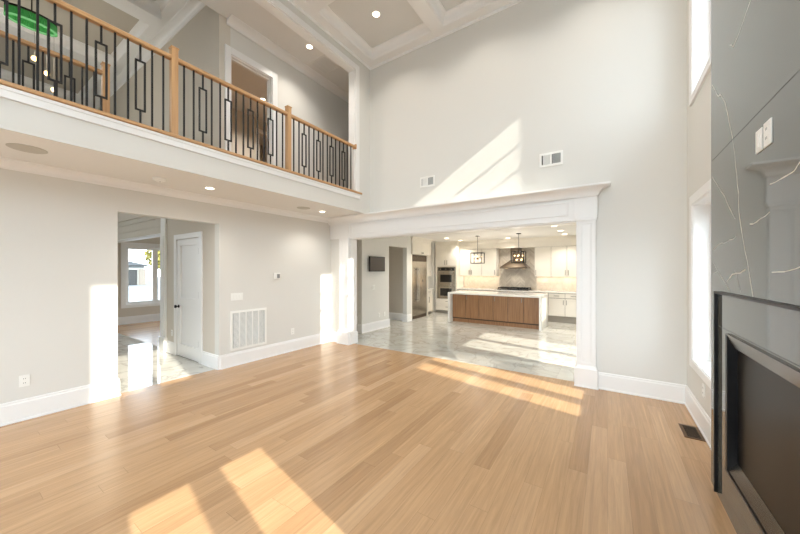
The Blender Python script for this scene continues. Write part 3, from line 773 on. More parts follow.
# return air grille: five bays of louvres
r = thing('return_grille', (XL, 2.975, 0.248), 'large white return air grille low on the pale wall', 'vent')
y0, y1, z0, z1 = 2.655, 3.295, 0.248, 0.888
MB().frame('X', XL, XL+0.014, y0, y1, z0, z1, 0.04).build('frame', M['plastic'], r, 0.003)
b = MB()
bay = (y1-y0-0.08)/5
for k in range(1, 5): b.box(XL+0.002, XL+0.012, y0+0.04+bay*k-0.009, y0+0.04+bay*k+0.009, z0+0.04, z1-0.04)
b.build('mullion', M['plastic'], r)
MB().box(XL, XL+0.002, y0+0.03, y1-0.03, z0+0.03, z1-0.03).build('filter', M['filter'], r)
for k in range(5):
    b = MB(); u0, u1 = y0+0.04+bay*k+0.009, y0+0.04+bay*(k+1)-0.009
    for j in range(30):
        z = z0+0.045+j*0.0185
        b.add([(XL+0.003, u0, z+0.010), (XL+0.003, u1, z+0.010), (XL+0.011, u1, z), (XL+0.011, u0, z), (XL+0.003, u0, z+0.0115), (XL+0.003, u1, z+0.0115), (XL+0.011, u1, z+0.0015), (XL+0.011, u0, z+0.0015)],
              [(0,1,2,3),(4,7,6,5),(0,4,5,1),(1,5,6,2),(2,6,7,3),(3,7,4,0)])
    b.build('louvre_bay', M['plastic'], r)
# high registers over the kitchen opening
for xc, zc, w, h, lab in ((-2.635, 3.108, 0.29, 0.185, 'small white wall register beside the slanting sun patch, smaller of the two'), (-0.66, 3.115, 0.30, 0.195, 'white wall register high over the right end of the white cornice')):
    r = thing('wall_register', (xc, YB, zc-h/2), lab, 'vent')
    MB().frame('Y', YB-0.012, YB, xc-w/2, xc+w/2, zc-h/2, zc+h/2, 0.03).build('frame', M['plastic'], r, 0.003)
    MB().box(xc-0.010, xc+0.010, YB-0.011, YB, zc-h/2+0.03, zc+h/2-0.03).build('divider', M['plastic'], r)
    MB().box(xc-w/2+0.02, xc+w/2-0.02, YB-0.002, YB, zc-h/2+0.02, zc+h/2-0.02).build('backing', M['slotdark'], r)
    for s in (-1, 1):
        b = MB()
        for j in range(8):
            x = xc+s*(0.018+j*0.0125)
            p = [(x, YB-0.010), (x+0.002, YB-0.010), (x+0.009+0.002, YB-0.003), (x+0.009, YB-0.003)]
            b.prism(p, 'Z', zc-h/2+0.03, zc+h/2-0.03)
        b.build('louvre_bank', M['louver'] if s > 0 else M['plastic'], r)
# floor register
r = thing('floor_register', (0.665, 4.02, 0), 'bronze floor register in the oak floor beside the right baseboard', 'vent')
MB().box(0.598, 0.742, 3.872, 4.178, 0, 0.006).build('frame', M['bronze'], r, 0.002)
b = MB()
for j in range(12): b.box(0.622, 0.718, 3.90+j*0.021, 3.912+j*0.021, 0.006, 0.008)
b.build('slats', M['bronzedark'], r)
# bridge ceiling return
r = thing('ceiling_register', (-4.505, 4.19, 5.48), 'large square return vent in the upstairs hall ceiling', 'vent')
MB().frame('Z', 5.47, 5.48, -4.735, -4.28, 3.98, 4.40, 0.035).build('frame', M['ceil'], r, 0.003)
for k in range(4):
    b = MB(); x0 = -4.70+k*0.0965
    for j in range(12): b.box(x0+0.004, x0+0.09, 4.02+j*0.029, 4.032+j*0.029, 5.472, 5.478)
    b.build('louvre_bay', M['panel'], r)

def round_fixture(name, c, z, rad, label, cat, kind):
    r = thing(name, (c[0], c[1], z), label, cat)
    if kind == 'speaker':
        MB().lathe([(rad, 0), (rad, -0.004), (rad-0.006, -0.007), (rad-0.008, -0.005)], (c[0], c[1], z), 32).build('rim', M['speaker'], r, 0, True)
        MB().lathe([(rad-0.008, -0.003), (rad-0.008, -0.0065), (0.03, -0.008)], (c[0], c[1], z), 32).build('speaker_grille', M['speaker'], r)
    else:
        MB().lathe([(rad, 0), (rad, -0.018), (rad-0.008, -0.026), (rad*0.55, -0.034), (rad*0.5, -0.040), (0.01, -0.042)], (c[0], c[1], z), 28).build('housing', M['plastic'], r, 0, True)
        MB().lathe([(0.006, -0.042), (0.005, -0.044)], (c[0]+0.02, c[1], z), 10).build('indicator', M['slotdark'], r)
    return r
round_fixture('ceiling_speaker', (-4.39, 0.49), SOF, 0.125, 'round flush ceiling speaker in the soffit, nearest the camera', 'speaker', 'speaker')
round_fixture('ceiling_speaker', (-4.495, 3.67), SOF, 0.115, 'round flush ceiling speaker in the soffit beside the far recessed light', 'speaker', 'speaker')
round_fixture('smoke_detector', (-4.50, 1.53), SOF, 0.065, 'round white smoke detector on the balcony soffit', 'smoke detector', 'smoke')

# recessed lights
def downlight(c, z, label, group, rad=0.065, e=16, glow=True, ang=130):
    r = thing('recessed_light', (c[0], c[1], z), label, 'ceiling light', group)
    MB().lathe([(rad, 0), (rad, -0.004), (rad-0.012, -0.007), (rad-0.016, -0.001)], (c[0], c[1], z), 28).build('trim_ring', M['plastic'], r, 0, True)
    MB().lathe([(rad-0.014, -0.001), (rad-0.016, -0.004), (0.01, -0.0045)], (c[0], c[1], z), 24).build('lens', M['lens'], r)
    lamp(r, 'SPOT', (0, 0, -0.02), e, spot_size=math.radians(ang), spot_blend=0.7, shadow_soft_size=0.05)
    return r
downlight((-4.46, 2.085), SOF, 'lit recessed light in the balcony soffit over the hall opening', 'recessed lights of the soffit', e=14)
downlight((-4.475, 4.09), SOF, 'lit recessed light in the balcony soffit near the white pilaster', 'recessed lights of the soffit', e=14)
downlight((-4.36, 3.69), 5.48, 'lit recessed light in the upstairs hall ceiling beside the vent', 'recessed lights upstairs', e=26)
downlight((-3.12, 4.0), 5.70, 'lit recessed light in the coffer above the tall room', 'recessed lights of the coffers', 0.07, e=22)
for cx2, cy2, lab in ((-1.6, 4.0, 'middle of the back row'), (-0.1, 4.0, 'right of the back row'), (-3.12, 2.44, 'left of the second row'), (-0.1, 2.44, 'right of the second row'), (-3.12, 0.88, 'left of the third row'), (-0.1, 0.88, 'right of the third row')):
    downlight((cx2, cy2), 5.70, 'recessed light in the ceiling coffer at the '+lab, 'recessed lights of the coffers', 0.07, e=22)
downlight((-8.3, 4.9), 5.45, 'added fill light inside the upstairs room beyond the second doorway', 'recessed lights upstairs', e=20)  # lamp added to fill the dark closet doorway
downlight((-6.55, 4.2), 5.45, 'lit recessed light seen through the upstairs doorway', 'recessed lights upstairs', e=60)
KL = [((-4.20, 7.85), 'lit kitchen ceiling light nearest the fridge, first of its row'), ((-4.26, 9.1), 'lit kitchen ceiling light above the double oven, second of its row'),
      ((-4.2, 10.08), 'lit kitchen ceiling light farthest back above the oven cabinet'), ((-2.62, 10.12), 'lit kitchen ceiling light left of the range hood'),
      ((-1.015, 7.92), 'lit kitchen ceiling light nearest the right pilaster, front of three'), ((-1.0, 9.0), 'lit kitchen ceiling light near the right pilaster, middle of three'),
      ((-1.0, 9.9), 'lit kitchen ceiling light near the right pilaster, farthest of three')]
for c, lab in KL: downlight(c, 2.57, lab, 'recessed lights of the kitchen', 0.085, e=32)

# ------------------------------------------------------------------ railings
BAL = bpy.data.meshes
def railing(name, x, posts, y0, y1, label, wall_end):
    r = thing(name, (x, (y0+y1)/2, UP), label, 'railing')
    hz0, hz1 = 3.828, 3.876
    prof = [(-0.03, hz0+0.006), (-0.024, hz0), (0.024, hz0), (0.03, hz0+0.006), (0.032, hz0+0.03), (0.024, hz1-0.004), (0.012, hz1), (-0.012, hz1), (-0.024, hz1-0.004), (-0.032, hz0+0.03)]
    MB().prism([(x+p, q) for p, q in prof], 'Y', y0, y1).build('handrail', M['oak'], r, 0.002)
    if wall_end:
        MB().box(x-0.045, x+0.045, y1-0.002, y1+0.018, hz0-0.02, hz1+0.02).build('rosette', M['oakz'], r, 0.004)
    for p in posts:
        b = MB().box(x-0.032, x+0.032, p-0.032, p+0.032, UP, 3.955)
        b.frustum((x-0.038, x+0.038, p-0.038, p+0.038, 3.955), (x-0.038, x+0.038, p-0.038, p+0.038, 3.968))
        b.frustum((x-0.038, x+0.038, p-0.038, p+0.038, 3.968), (x-0.006, x+0.006, p-0.006, p+0.006, 3.985))
        b.build('newel_post', M['oakz'], r, 0.002)
    plain = MB().box(-0.0075, 0.0075, -0.0075, 0.0075, 0, hz0-UP).build('baluster', M['iron'], r)
    t, w, zb, zt = 0.0075, 0.044, 3.16-UP, 3.67-UP
    bb_ = MB().box(-t, t, -t, t, 0, zb).box(-t, t, -t, t, zt, hz0-UP).box(-t, t, -w, w, zt-2*t, zt).box(-t, t, -w, w, zb, zb+2*t).box(-t, t, -w, -w+2*t, zb+2*t, zt-2*t).box(-t, t, w-2*t, w, zb+2*t, zt-2*t)
    boxb = bb_.build('baluster', M['iron'], r)
    for src in (plain, boxb):     # meshes are built round their own foot
        src.data.transform(__import__('mathutils').Matrix.Translation(Vector((r.location.x, r.location.y, r.location.z))))
    first = {'p': True, 'b': True}
    stops = sorted(posts)+([y1] if wall_end else [])
    if not wall_end: pass
    for a, c in zip(stops, stops[1:]):
        for i in range(1, 15):
            y = a+(c-a)*i/15; kind = 'b' if i % 3 == 0 else 'p'
            src = boxb if kind == 'b' else plain
            if first[kind]: o = src; first[kind] = False
            else:
                o = src.copy(); COL.objects.link(o); o.parent = r
            o.location = (0, y-r.location.y, 0)
    return r
rl = railing('balcony_railing', XF-0.005, [-2.925, -1.46, 0.005, 1.47, 2.935], RY1, 4.385, 'oak and black iron railing along the balcony edge above the great room', True)
MB().box(XF-0.07, XF+0.048, RY1, 4.555, 2.986, 3.021).build('nosing', M['oak'], rl, 0.008)
railing('bridge_railing', -4.95+0.04, [-1.79, -0.325, 1.14], -1.79, 1.14, 'oak and black iron railing behind the front one, overlooking the foyer', False)
# far railing runs past its newel to the foyer wall at a lower level: short return rail
# ------------------------------------------------------------------ chandelier
cx_, cy_, cz_ = -7.5, 0.88, 5.44
ch = thing('chandelier', (cx_, cy_, cz_), 'oval green crystal chandelier with hanging glow balls above the foyer', 'chandelier')
n = 40; rx, ry = 0.13, 0.26
def oval(rx, ry, z): return [(cx_+rx*math.cos(2*PI*k/n), cy_+ry*math.sin(2*PI*k/n), z) for k in range(n)]
def band(rings, close=True):
    b = MB(); vs = []; fs = []
    for q in rings: vs += q
    m = len(rings)
    for j in range(m-1 if not close else m):
        for k in range(n):
            a, c = j*n+k, j*n+(k+1) % n; d = ((j+1) % m)*n+k; e = ((j+1) % m)*n+(k+1) % n
            fs.append((a, c, e, d))
    return b.add(vs, fs)
band([oval(rx+.012, ry+.012, cz_+.10), oval(rx+.012, ry+.012, cz_+.075), oval(rx-.02, ry-.02, cz_+.075), oval(rx-.02, ry-.02, cz_+.10)]).build('canopy_ring', M['fixture'], ch)
b = MB()
for k in range(72):
    a = 2*PI*k/72; x, y = cx_+rx*math.cos(a), cy_+ry*math.sin(a)
    b.lathe([(0.002, 0.075), (0.013, 0.06), (0.013, -0.055), (0.002, -0.07)], (x, y, cz_), 5)
b.build('crystal_fringe', M['green'], ch)
band([oval(rx+.016, ry+.016, cz_-.045), oval(rx+.016, ry+.016, cz_-.065), oval(rx-.016, ry-.016, cz_-.065), oval(rx-.016, ry-.016, cz_-.045)]).build('rim', M['greenrim'], ch)
b = MB().lathe([(0.06, 5.99-cz_), (0.06, 5.96-cz_), (0.01, 5.95-cz_)], (cx_, cy_, cz_), 20)
b.tube([(cx_, cy_, 5.97), (cx_, cy_, cz_+.09)], 0.008)
b.box(cx_-rx, cx_+rx, cy_-.01, cy_+.01, cz_+.078, cz_+.095).box(cx_-.01, cx_+.01, cy_-ry, cy_+ry, cz_+.078, cz_+.095)
b.build('stem', M['fixture'], ch)
for (y, z) in ((0.908, 4.876), (1.039, 4.709), (1.116, 4.481)):
    x = cx_ + (0.0 if y > 0.85 else 0.15)
    w_ = MB().tube([(x, y, cz_+.08), (x, y, z+.04)], 0.0022, 5).build('wire', M['wire'], ch)
    MB().ball((x, y, z), 0.036).build('glow_ball', M['bulb'], ch, 0, True)
lamp(ch, 'POINT', (0, 0, -0.5), 10, shadow_soft_size=0.25)

# ------------------------------------------------------------------ kitchen
def bar_handle(b, axis, p, c, z0, z1=None, out=-1, length=0.14):
    """bar pull: vertical when z1 given, else horizontal of length; axis = normal of the door"""
    r = 0.008
    if axis == 'Y':
        f = p+out*0.028
        if z1 is not None:
            b.box(c-r, c+r, f-r, f+r, z0, z1)
            for z in (z0+0.015, z1-0.015): b.box(c-0.004, c+0.004, min(f, p), max(f, p), z-0.004, z+0.004)
        else:
            b.box(c-length/2, c+length/2, f-r, f+r, z0-r, z0+r)
            for u in (c-length/2+.015, c+length/2-.015): b.box(u-.004, u+.004, min(f, p), max(f, p), z0-.004, z0+.004)
    else:
        f = p+out*0.028
        if z1 is not None:
            b.box(f-r, f+r, c-r, c+r, z0, z1)
            for z in (z0+0.015, z1-0.015): b.box(min(f, p), max(f, p), c-.004, c+.004, z-.004, z+.004)
        else:
            b.box(f-r, f+r, c-length/2, c+length/2, z0-r, z0+r)
            for u in (c-length/2+.015, c+length/2-.015): b.box(min(f, p), max(f, p), u-.004, u+.004, z0-.004, z0+.004)
    return b
def shaker(axis, face, u0, u1, z0, z1, root, m, name='door', out=-1, rail=0.0, handle=None, g=0.005, t=0.02):
    """door or drawer front standing t proud of the carcass face"""
    b = MB(); u0 += g; u1 -= g; z0 += g; z1 -= g
    a0, a1 = face, face+out*t
    def bx(p0, p1, p, q, r_, s_): return b.box(p0, p1, p, q, r_, s_) if axis == 'X' else b.box(p, q, p0, p1, r_, s_)
    if rail > 0:
        bx(a0, face+out*(t-0.007), u0, u1, z0, z1)
        bx(face+out*(t-0.007), a1, u0, u1, z0, z0+rail); bx(face+out*(t-0.007), a1, u0, u1, z1-rail, z1)
        bx(face+out*(t-0.007), a1, u0, u0+rail, z0+rail, z1-rail); bx(face+out*(t-0.007), a1, u1-rail, u1, z0+rail, z1-rail)
    else: bx(a0, a1, u0, u1, z0, z1)
    d = b.build(name, m, root, 0.0015)
    if handle:
        h = MB(); bar_handle(h, axis, a1, *handle, out=out); h.build('handle', M['nickel'], d)
    return d
# island: quartz waterfall and walnut cabinet
isl = thing('island_cabinet', (-2.74, 9.1, 0), 'walnut kitchen island cabinet with six flat doors', 'kitchen island')
MB().box(-3.912, -1.451, 8.79, 9.58, 0.10, 0.838).build('body', M['islandshade'], isl)
MB().box(-3.91, -1.453, 8.80, 9.54, 0.0, 0.10).build('plinth', M['island'], isl)
dw = (3.912-1.451)/6
for k in range(6):
    u0 = -3.912+dw*k; u1 = u0+dw
    hx = [u1-0.05, u0+0.05][k % 2]
    shaker('Y', 8.79, u0, u1, 0.13, 0.833, isl, M['island'], g=0.006, handle=(hx, 0.68, 0.80) if k in (1, 3, 4) else None)
b = MB().box(-3.975, -1.388, 8.57, 9.62, 0.84, 0.89).box(-3.975, -3.915, 8.57, 9.62, 0, 0.84).box(-1.448, -1.388, 8.57, 9.62, 0, 0.84)
tag(b.build('island_worktop', M['quartz'], None, 0.004), 'white quartz waterfall worktop wrapping the walnut island', 'worktop')
# back run of base cabinets
YF = 10.25
BASES = [(-4.395, -3.62), (-3.62, -3.02), (-3.02, -2.02), (-2.02, -1.47), (-1.47, -0.58), (-0.58, 0.30)]
blabs = ['white base cabinet beside the double oven, behind the island', 'white base cabinet left of the cooktop, behind the island', 'white base cabinet under the cooktop, behind the island', 'white base cabinet right of the cooktop, behind the island end', 'white base cabinet with two drawers and two doors right of the island', 'white base cabinet at the right end of the back run']
for (u0, u1), lab in zip(BASES, blabs):
    r = thing('base_cabinet', ((u0+u1)/2, 10.55, 0), lab, 'cabinet', 'base cabinets of the back wall')
    bd = MB().box(u0, u1, YF, 10.84, 0.185, 0.868); bd.mi[2] = 1; bd.build('body', [M['cab'], M['gap_shade']], r)
    MB().box(u0, u1, YF+0.03, 10.84, 0, 0.185).build('toe_kick', M['toe'], r)
    m_ = (u0+u1)/2
    for (p, q, hx) in ((u0, m_, m_-0.04), (m_, u1, m_+0.04)):
        shaker('Y', YF, p, q, 0.72, 0.862, r, M['cab'], 'drawer', rail=0, handle=((p+q)/2, 0.79, None))
        shaker('Y', YF, p, q, 0.19, 0.715, r, M['cab'], 'door', rail=0.055, handle=(hx, 0.53, 0.67))
tag(MB().box(-4.395, 0.30, YF-0.035, 10.85, 0.87, 0.91).build('back_worktop', M['quartz'], None, 0.003), 'white quartz worktop along the kitchen back wall', 'worktop')
struct('trim_17', MB().box(-4.38, -3.09, 10.83, 10.85, 0.912, 1.345).box(-1.90, 0.30, 10.83, 10.85, 0.912, 1.345), M['splash'])
struct('trim_18', MB().box(-3.09, -1.90, 10.828, 10.85, 0.912, 2.275), M['herring'])
# upper cabinets
UY = 10.50
def upper(u0, u1, doors, lab):
    r = thing('wall_cabinet', ((u0+u1)/2, 10.67, 1.345), lab, 'cabinet', 'wall cabinets of the back wall')
    bd = MB().box(u0, u1, UY, 10.84, 1.345, 2.27); bd.mi[2] = 1; bd.build('body', [M['cab'], M['gap_shade']], r)
    for (p, q, hx) in doors: shaker('Y', UY, p, q, 1.345, 2.27, r, M['cab'], 'door', rail=0, handle=(hx, 1.39, 1.55))
    MB().box(u0+0.04, u1-0.04, 10.70, 10.73, 1.337, 1.345).build('light_strip', M['led'], r)
    lamp(r, 'AREA', (0, 0.05, -0.02), 0.75*(u1-u0), (1.0, 0.88, 0.75), shape='RECTANGLE', size=(u1-u0)*0.9, size_y=0.05)
    return r
upper(-4.395, -3.60, [(-4.395, -3.995, -4.035), (-3.995, -3.60, -3.955)], 'white wall cabinet with paired handles beside the double oven')
upper(-3.60, -3.09, [(-3.60, -3.09, -3.14)], 'narrow white wall cabinet just left of the range hood')
upper(-1.90, -1.43, [(-1.90, -1.43, -1.855)], 'single door white wall cabinet just right of the range hood')
upper(-1.43, -0.53, [(-1.43, -1.00, -1.04), (-1.00, -0.53, -0.96)], 'white wall cabinet with paired handles near the right pilaster')
upper(-0.53, 0.30, [(-0.53, -0.115, -0.155), (-0.115, 0.30, -0.075)], 'white wall cabinet at the right end of the back run')
kc = crown_prof(2.46, 2.57, 0.09)
b = MB().box(-4.40, 0.30, UY-0.005, 10.84, 2.275, 2.57)
b.sweep(kc, (-4.40, UY-0.005), (0.30, UY-0.005), (0, -1), 0, 0)
struct('trim_19', b, M['cab'])
# oven tower
r = thing('oven_cabinet', (-4.775, 10.5, 0), 'tall white cabinet housing the double oven', 'cabinet')
b = MB().box(-5.25, -5.17, YF, 10.84, 0.10, 2.45).box(-4.45, -4.40, YF, 10.84, 0.10, 2.45).box(-5.17, -4.45, YF, 10.84, 1.67, 2.45).box(-5.17, -4.45, YF, 10.84, 0.10, 0.52).box(-5.17, -4.45, 10.6, 10.84, 0.52, 1.67)
b.build('body', M['cab'], r)
MB().box(-5.25, -4.40, YF+0.05, 10.84, 0, 0.10).build('toe_kick', M['toe'], r)
shaker('Y', YF, -5.20, -4.81, 1.70, 2.42, r, M['cab'], 'door', handle=(-4.85, 1.74, 1.90))
shaker('Y', YF, -4.81, -4.41, 1.70, 2.42, r, M['cab'], 'door', handle=(-4.77, 1.74, 1.90))
shaker('Y', YF, -5.20, -4.41, 0.31, 0.51, r, M['cab'], 'drawer', handle=(-4.75, 0.43, None))
shaker('Y', YF, -5.20, -4.41, 0.11, 0.305, r, M['cab'], 'drawer', handle=(-4.75, 0.23, None))
b = MB().sweep(crown_prof(2.45, 2.568, 0.07), (-5.25, YF), (-4.40, YF), (0, -1), 0, 1).box(-5.25, -4.40, YF, 10.84, 2.45, 2.568)
b.build('crown', M['cab'], r)
r = thing('double_oven', (-4.81, 10.4, 0.53), 'stainless steel double wall oven with black glass doors', 'oven')
MB().box(-5.165, -4.455, YF-0.02, 10.58, 0.53, 1.66).build('body', M['steel'], r, 0.003)
MB().box(-5.12, -4.50, YF-0.026, YF-0.02, 1.53, 1.635).build('control_panel', M['ovenglass'], r)
for k in range(3):
    MB().lathe([(0.016, 0), (0.016, -0.014), (0.003, -0.015)], (-5.03+0.22*k, YF-0.026, 1.582), 14, 'Y').build('knob', M['steel'], r, 0, True)
for z0 in (0.57, 1.06):
    d = MB().box(-5.15, -4.47, YF-0.045, YF-0.02, z0, z0+0.445).build('oven_door', M['steel'], r, 0.004)
    MB().box(-5.03, -4.59, YF-0.048, YF-0.045, z0+0.06, z0+0.33).build('window', M['ovenglass'], d)
    h = MB().tube([(-5.10, YF-0.09, z0+0.395), (-4.52, YF-0.09, z0+0.395)], 0.012, 10)
    for x in (-5.05, -4.57): h.box(x-.01, x+.01, YF-0.085, YF-0.045, z0+.385, z0+.405)
    h.build('handle', M['steel'], d)
# cooktop
r = thing('gas_cooktop', (-2.52, 10.52, 0.91), 'black and steel gas cooktop set on the back worktop under the hood', 'cooktop')
MB().box(-3.0, -2.04, 10.24, 10.76, 0.911, 0.94).build('base', M['black'], r, 0.003)
for k in range(3):
    b = MB(); u0 = -2.985+0.315*k; u1 = u0+0.305
    b.frame('Z', 0.968, 0.99, u0, u1, 10.30, 10.74, 0.02)
    for x in (u0+0.1, u0+0.2): b.box(x-.007, x+.007, 10.30, 10.74, 0.968, 0.989)
    for y in (10.42, 10.62): b.box(u0, u1, y-.007, y+.007, 0.968, 0.989)
    for x in (u0+.01, u1-.01):
        for y in (10.31, 10.73): b.box(x-.008, x+.008, y-.008, y+.008, 0.94, 0.968)
    b.build('grate', M['black'], r)
for k in range(5):
    MB().lathe([(0.012, 0), (0.012, -0.025), (0.003, -0.026)], (-2.84+0.16*k, 10.24, 0.926), 14, 'Y').build('knob', M['steel'], r, 0, True)
# range hood
r = thing('range_hood', (-2.50, 10.6, 1.60), 'pyramid shaped metal range hood with chimney above the cooktop', 'range hood')
MB().box(-2.93, -2.09, 10.30, 10.828, 1.60, 1.645).frustum((-2.93, -2.09, 10.30, 10.828, 1.645), (-2.66, -2.34, 10.54, 10.828, 1.87)).build('canopy', M['darksteel'], r, 0.003)
MB().box(-2.65, -2.35, 10.55, 10.828, 1.87, 2.274).build('chimney', M['darksteel'], r, 0.003)
for x in (-2.76, -2.22):
    MB().lathe([(0.04, 0), (0.04, -0.004), (0.01, -0.005)], (x, 10.48, 1.60), 18).build('hood_lamp', M['led'], r)
lamp(r, 'SPOT', (0, -0.05, -0.03), 4, spot_size=math.radians(120), spot_blend=0.6, shadow_soft_size=0.03)
# refrigerator and its surround
FX = -5.08
r = thing('refrigerator', (-5.45, 8.82, 0), 'tall stainless steel built in refrigerator with two doors', 'refrigerator')
MB().box(-5.80, FX-0.03, 8.21, 9.295, 0.0, 2.03).build('body', M['grille'], r)
MB().box(FX-0.03, FX-0.01, 8.22, 9.285, 0.0, 0.095).build('kick_grille', M['grille'], r)
b = MB().box(FX-0.03, FX-0.012, 8.215, 9.29, 1.84, 2.025)
for k in range(7): b.box(FX-0.012, FX-0.004, 8.23, 9.275, 1.855+0.024*k, 1.866+0.024*k)
b.build('top_grille', M['grille'], r)
for (p, q, hy) in ((8.215, 8.64, 8.60), (8.645, 9.29, 8.69)):
    d = MB().box(FX-0.03, FX, p, q, 0.10, 1.83).build('door', M['steel'], r, 0.004)
    h = MB().tube([(FX+0.05, hy, 0.55), (FX+0.05, hy, 1.62)], 0.012, 10)
    for z in (0.60, 1.57): h.box(FX, FX+0.05, hy-.008, hy+.008, z-.01, z+.01)
    h.build('handle', M['steel'], d)
MB().box(FX, FX+0.006, 8.98, 9.03, 1.17, 1.24).build('badge', M['slotdark'], r)
r = thing('fridge_cabinet', (-5.4, 8.82, 2.04), 'white cabinet bridging over the top of the refrigerator', 'cabinet')
MB().box(-5.80, -4.97, 8.15, 9.32, 2.04, 2.46).build('body', M['cab'], r)
struct('trim_21', MB().box(-5.80, -5.0, 8.145, 8.205, 0, 2.039).box(-5.80, -5.05, 9.302, 9.33, 0, 2.039), M['cab'])
shaker('X', -4.97, 8.16, 8.73, 2.05, 2.40, r, M['cab'], 'door', out=1, handle=(8.69, 2.07, 2.12))
shaker('X', -4.97, 8.73, 9.31, 2.05, 2.40, r, M['cab'], 'door', out=1, handle=(8.77, 2.07, 2.12))
MB().sweep(crown_prof(2.43, 2.568, 0.11), (-4.97, 8.15), (-4.97, 9.32), (1, 0), -1, 1).box(-5.8, -4.97, 8.15, 9.32, 2.46, 2.568).build('crown', M['cab'], r)
r = thing('base_cabinet', (-5.5, 9.63, 0), 'small white base cabinet between the refrigerator and the oven cabinet', 'cabinet')
MB().box(-5.80, -5.20, 9.35, 9.90, 0.10, 0.868).build('body', M['cab'], r)
MB().box(-5.80, -5.25, 9.35, 9.90, 0, 0.10).build('toe_kick', M['toe'], r)
shaker('X', -5.20, 9.35, 9.90, 0.70, 0.862, r, M['cab'], 'drawer', out=1, handle=(9.625, 0.79, None))
shaker('X', -5.20, 9.35, 9.90, 0.12, 0.695, r, M['cab'], 'door', out=1, handle=(9.60, 0.42, 0.62))
tag(MB().box(-5.81, -5.165, 9.34, 9.92, 0.87, 0.91).build('side_worktop', M['quartz'], None, 0.003), 'short white worktop on the small cabinet beside the refrigerator', 'worktop')
r = thing('wall_cabinet', (-5.6, 9.8, 1.345), 'white wall cabinet between the refrigerator and the oven cabinet', 'cabinet')
MB().box(-5.82, -5.42, 9.35, 10.24, 1.345, 2.57).build('body', M['cab'], r)
shaker('X', -5.42, 9.36, 9.80, 1.35, 2.40, r, M['cab'], 'door', out=1, handle=(9.76, 1.39, 1.55))
shaker('X', -5.42, 9.80, 10.23, 1.35, 2.40, r, M['cab'], 'door', out=1, handle=(9.84, 1.39, 1.55))
struct('trim_20', MB().box(-5.82, -5.30, 10.24, 10.84, 0, 2.57), M['wall'])
# mounted screen
r = thing('wall_screen', (-4.97, 6.36, 1.52), 'dark flat screen mounted on the kitchen side wall', 'television')
MB().box(XK, -4.94, 6.26, 6.44, 1.62, 1.80).build('bracket', M['black'], r)
MB().box(-4.94, -4.905, 6.04, 6.67, 1.515, 1.895).build('case', M['black'], r, 0.004)
MB().box(-4.905, -4.903, 6.055, 6.655, 1.535, 1.88).build('display', M['screen'], r)
# pendants
def pendant(x, y, lab):
    r = thing('pendant_lantern', (x, y, 2.57), lab, 'pendant light', 'pendants over the island')
    MB().lathe([(0.065, 0), (0.065, -0.018), (0.012, -0.026)], (x, y, 2.57), 20).build('canopy', M['fixture'], r, 0, True)
    MB().tube([(x, y, 2.55), (x, y, 2.05)], 0.006).build('rod', M['fixture'], r)
    b = MB(); hx, hy, z0, z1, t = 0.158, 0.14, 1.745, 2.07, 0.010
    for sx_ in (-1, 1):
        for sy_ in (-1, 1): b.box(x+sx_*hx-t, x+sx_*hx+t, y+sy_*hy-t, y+sy_*hy+t, z0, z1)
    for z in (z0+t, z1-t):
        for sy_ in (-1, 1): b.box(x-hx, x+hx, y+sy_*hy-t, y+sy_*hy+t, z-t, z+t)
        for sx_ in (-1, 1): b.box(x+sx_*hx-t, x+sx_*hx+t, y-hy, y+hy, z-t, z+t)
    b.box(x-hx, x+hx, y-t, y+t, z1-2*t, z1)
    b.build('cage', M['fixture'], r)
    MB().tube([(x, y, 2.05), (x, y, 1.90)], 0.007).ball((x, y, 1.895), 0.03).build('hub', M['bronze'], r, 0, True)
    for k, (dx, dy, dz) in enumerate(((-.10, -.04, .055), (.02, -.09, .06), (.10, .04, .055), (-.04, .08, .05), (-.07, .05, -.055), (.09, -.05, -.05), (-.03, -.09, -.06), (.05, .08, -.06))):
        MB().tube([(x, y, 1.895), (x+dx*.75, y+dy*.75, 1.895+dz*.75)], 0.005, 6).build('arm', M['bronze'], r)
        MB().ball((x+dx, y+dy, 1.895+dz), 0.018).build('bulb', M['bulb'], r, 0, True)
    lamp(r, 'POINT', (0, 0, -0.675), 5, shadow_soft_size=0.12)
    return r
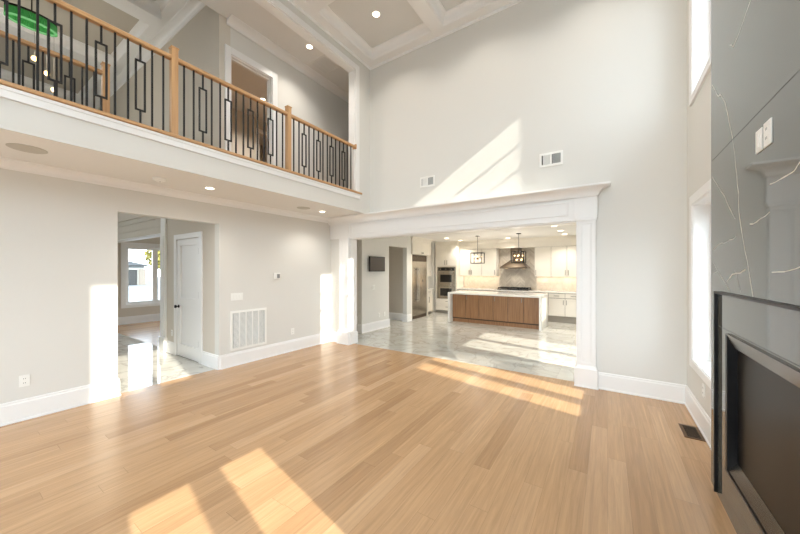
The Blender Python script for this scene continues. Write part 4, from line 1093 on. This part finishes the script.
pendant(-3.22, 9.03, 'cube lantern pendant with glowing bulbs over the left half of the island')
pendant(-2.045, 9.03, 'cube lantern pendant with glowing bulbs in front of the range hood')

# ------------------------------------------------------------------ outside the windows
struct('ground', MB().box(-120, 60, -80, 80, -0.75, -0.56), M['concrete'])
r = thing('neighbour_house', (-58, 12, -0.56), 'grey roofed house with dark garage door seen through the far window', 'house')
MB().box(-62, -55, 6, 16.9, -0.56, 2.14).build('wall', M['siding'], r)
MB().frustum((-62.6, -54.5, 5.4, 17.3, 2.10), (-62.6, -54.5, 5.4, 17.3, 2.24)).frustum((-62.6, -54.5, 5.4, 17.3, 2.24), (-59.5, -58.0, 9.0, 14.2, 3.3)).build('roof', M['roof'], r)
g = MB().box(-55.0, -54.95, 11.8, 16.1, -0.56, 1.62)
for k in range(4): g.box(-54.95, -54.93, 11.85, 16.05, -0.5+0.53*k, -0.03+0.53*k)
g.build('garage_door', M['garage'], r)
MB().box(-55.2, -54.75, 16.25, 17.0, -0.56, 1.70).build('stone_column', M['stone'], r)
def tree(c, h, rad, lab, seed):
    rnd = random.Random(seed)
    r = thing('street_tree', c, lab, 'tree')
    MB().tube([(c[0], c[1], c[2]), (c[0]+.1, c[1]+.1, c[2]+h*.35), (c[0], c[1], c[2]+h*.7)], 0.16, 8).build('trunk', M['bark'], r)
    b = MB()
    for k in range(900):
        while True:
            p = Vector((rnd.uniform(-1, 1), rnd.uniform(-1, 1), rnd.uniform(-1, 1)))
            if p.length < 1: break
        q = Vector(c)+Vector((p.x*rad, p.y*rad, h*0.66+p.z*h*0.36))
        u = Vector((rnd.uniform(-1, 1), rnd.uniform(-1, 1), rnd.uniform(-1, 1))).normalized()*0.34
        w_ = u.cross(Vector((rnd.uniform(-1, 1), rnd.uniform(-1, 1), rnd.uniform(-1, 1)))).normalized()*0.26
        b.add([q-u, q-w_, q+u, q+w_], [(0, 1, 2, 3)])
    b.build('crown', M['leaf'], r)
tree((-70, 24.2, -0.56), 7.5, 2.5, 'yellow green tree standing behind the grey roofed house', 3)
